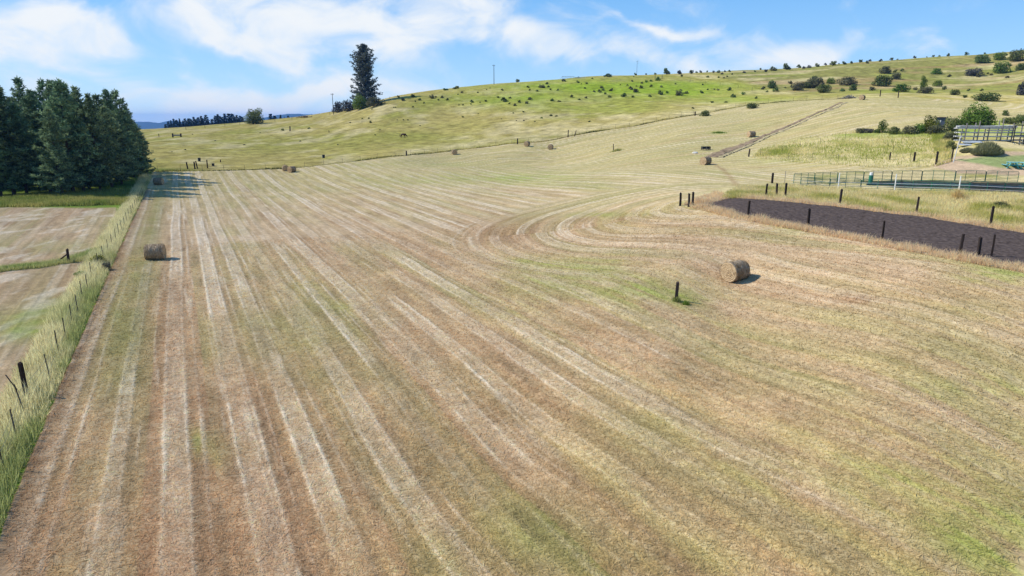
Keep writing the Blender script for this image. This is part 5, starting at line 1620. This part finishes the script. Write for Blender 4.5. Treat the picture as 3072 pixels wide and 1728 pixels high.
# (px, py, rx, ry, strength, tilt) : where the cloud masses stand in the sky
CL = [(30, 35, 60, 22, 1.0, .15), (95, 35, 34, 18, .75, .5), (105, 18, 26, 14, .5, .2), (190, 10, 50, 14, .6, .3), (240, 28, 70, 22, .85, .45), (260, 50, 34, 10, .7, .35), (290, 20, 60, 22, .85, 0), (340, 35, 60, 18, .6, .1),
      (430, 25, 80, 26, .9, -.15), (440, 40, 40, 10, .5, 0), (520, 32, 70, 18, .7, .05), (600, 48, 80, 12, .6, .12), (650, 28, 70, 5, .7, .12), (250, -5, 60, 14, .8, .1), (430, -4, 70, 14, .8, 0), (60, 8, 60, 10, .4, 0), (690, 36, 50, 4, .5, .15), (720, 45, 50, 10, .45, .2),
      (560, 55, 50, 8, .5, .05), (660, 62, 60, 10, .35, .1), (860, 38, 16, 9, .75, .2), (870, 55, 50, 9, .6, 0), (790, 62, 60, 9, .65, 0), (720, 66, 60, 9, .4, 0), (820, 50, 24, 6, .3, 0),
      (215, 100, 65, 12, .9, -.05), (300, 95, 60, 12, .9, -.1), (330, 85, 30, 8, .6, 0), (250, 112, 80, 8, .5, 0), (390, 85, 30, 10, .5, .2), (440, 86, 30, 8, .4, 0),
      (110, 70, 70, 5, .35, .15), (30, 85, 50, 9, .45, 0), (100, 78, 60, 8, .3, .1), (400, 100, 60, 10, .4, 0),
      (768, 5, 14, 12, .25, .2), (985, 15, 12, 8, .2, 0),
      (-90, 20, 80, 30, .7, 0), (-120, 95, 80, 14, .6, 0), (1120, 30, 60, 14, .5, .1), (300, -120, 120, 40, .7, .1), (600, -160, 160, 40, .6, .1), (100, -220, 160, 60, .7, 0), (900, -260, 160, 50, .5, 0)]
tot = None
RPP = 1 / F
for (px, py, rx, ry, s, tl) in CL:
    a0, e0 = sky_ae(px, py)
    da = nmath('SUBTRACT', azw, a0); de = nmath('SUBTRACT', elw, e0)
    ct, st = math.cos(tl), math.sin(tl)
    u = nmath('DIVIDE', nmath('SUBTRACT', nmath('MULTIPLY', da, ct), nmath('MULTIPLY', de, st)), rx * RPP)
    v = nmath('DIVIDE', nmath('ADD', nmath('MULTIPLY', da, st), nmath('MULTIPLY', de, ct)), ry * RPP)
    g = nmath('MULTIPLY', nmath('POWER', math.e, nmath('MULTIPLY', nmath('ADD', nmath('MULTIPLY', u, u), nmath('MULTIPLY', v, v)), -1.0)), s)
    tot = g if tot is None else nmath('ADD', tot, g)
mp = nt.nodes.new('ShaderNodeMapping'); mp.inputs['Scale'].default_value = (1, 1.7, 1); mp.inputs['Rotation'].default_value = (0, 0, .25)
L(cb.outputs[0], mp.inputs['Vector'])
cn = nt.nodes.new('ShaderNodeTexNoise'); cn.inputs['Scale'].default_value = 10; cn.inputs['Detail'].default_value = 8; cn.inputs['Roughness'].default_value = .56; cn.inputs['Distortion'].default_value = .6
L(mp.outputs[0], cn.inputs['Vector'])
dens = nmath('MULTIPLY_ADD', nmath('SUBTRACT', cn.outputs['Fac'], .5), 2.9, nmath('MULTIPLY', nmath('MINIMUM', tot, 1.15), .95))
mr = nt.nodes.new('ShaderNodeMapRange'); mr.interpolation_type = 'SMOOTHSTEP'
mr.inputs[1].default_value = .08; mr.inputs[2].default_value = 1.45; mr.inputs[3].default_value = 0; mr.inputs[4].default_value = .96
L(dens, mr.inputs[0])
# sky colour: Nishita blended with a deeper clear-air blue by elevation
vs = nt.nodes.new('ShaderNodeVectorMath'); vs.operation = 'SCALE'; vs.inputs['Scale'].default_value = SKYS
L(sky.outputs[0], vs.inputs[0])
er = nt.nodes.new('ShaderNodeValToRGB'); L(nmath('DIVIDE', nmath('MAXIMUM', el, 0.0), 1.5708), er.inputs[0])
stops = [(0, (.40, .66, .92)), (.05, (.25, .52, .87)), (.115, (.11, .38, .80)), (.35, (.06, .24, .58)), (1, (.035, .13, .40))]
while len(er.color_ramp.elements) < len(stops): er.color_ramp.elements.new(.5)
for e_, (p_, c_) in zip(er.color_ramp.elements, stops): e_.position = p_; e_.color = (*c_, 1)
sm = nt.nodes.new('ShaderNodeMix'); sm.data_type = 'RGBA'; sm.inputs[0].default_value = .75
L(vs.outputs[0], sm.inputs[6]); L(er.outputs[0], sm.inputs[7])
mx = nt.nodes.new('ShaderNodeMix'); mx.data_type = 'RGBA'
L(mr.outputs[0], mx.inputs[0]); L(sm.outputs[2], mx.inputs[6]); mx.inputs[7].default_value = (.76, .785, .80, 1)
L(mx.outputs[2], bg.inputs[0]); bg.inputs[1].default_value = 1.0
L(bg.outputs[0], wo.inputs[0])

sl = bpy.data.lights.new('sun', 'SUN'); sl.energy = 4.7; sl.angle = math.radians(.5); sl.color = (1, .95, .87)
so = bpy.data.objects.new('sun', sl); COL.objects.link(so); so.rotation_euler = SUN_DIR.to_track_quat('Z', 'Y').to_euler()

cam = bpy.data.cameras.new('camera'); cam.sensor_width = 36; cam.lens = F / 1024 * 36; cam.clip_end = 30000; cam.clip_start = .1
co = bpy.data.objects.new('camera', cam); COL.objects.link(co)
co.location = (0, 0, CAMZ); co.rotation_euler = (math.pi / 2 - PITCH, 0, 0)
scene.camera = co
scene.view_settings.view_transform = 'Standard'; scene.view_settings.look = 'None'
scene.view_settings.exposure = .3; scene.view_settings.gamma = 1
scene.render.resolution_x = 1024; scene.render.resolution_y = 576
scene.cycles.max_bounces = 5; scene.cycles.diffuse_bounces = 3; scene.cycles.transparent_max_bounces = 8
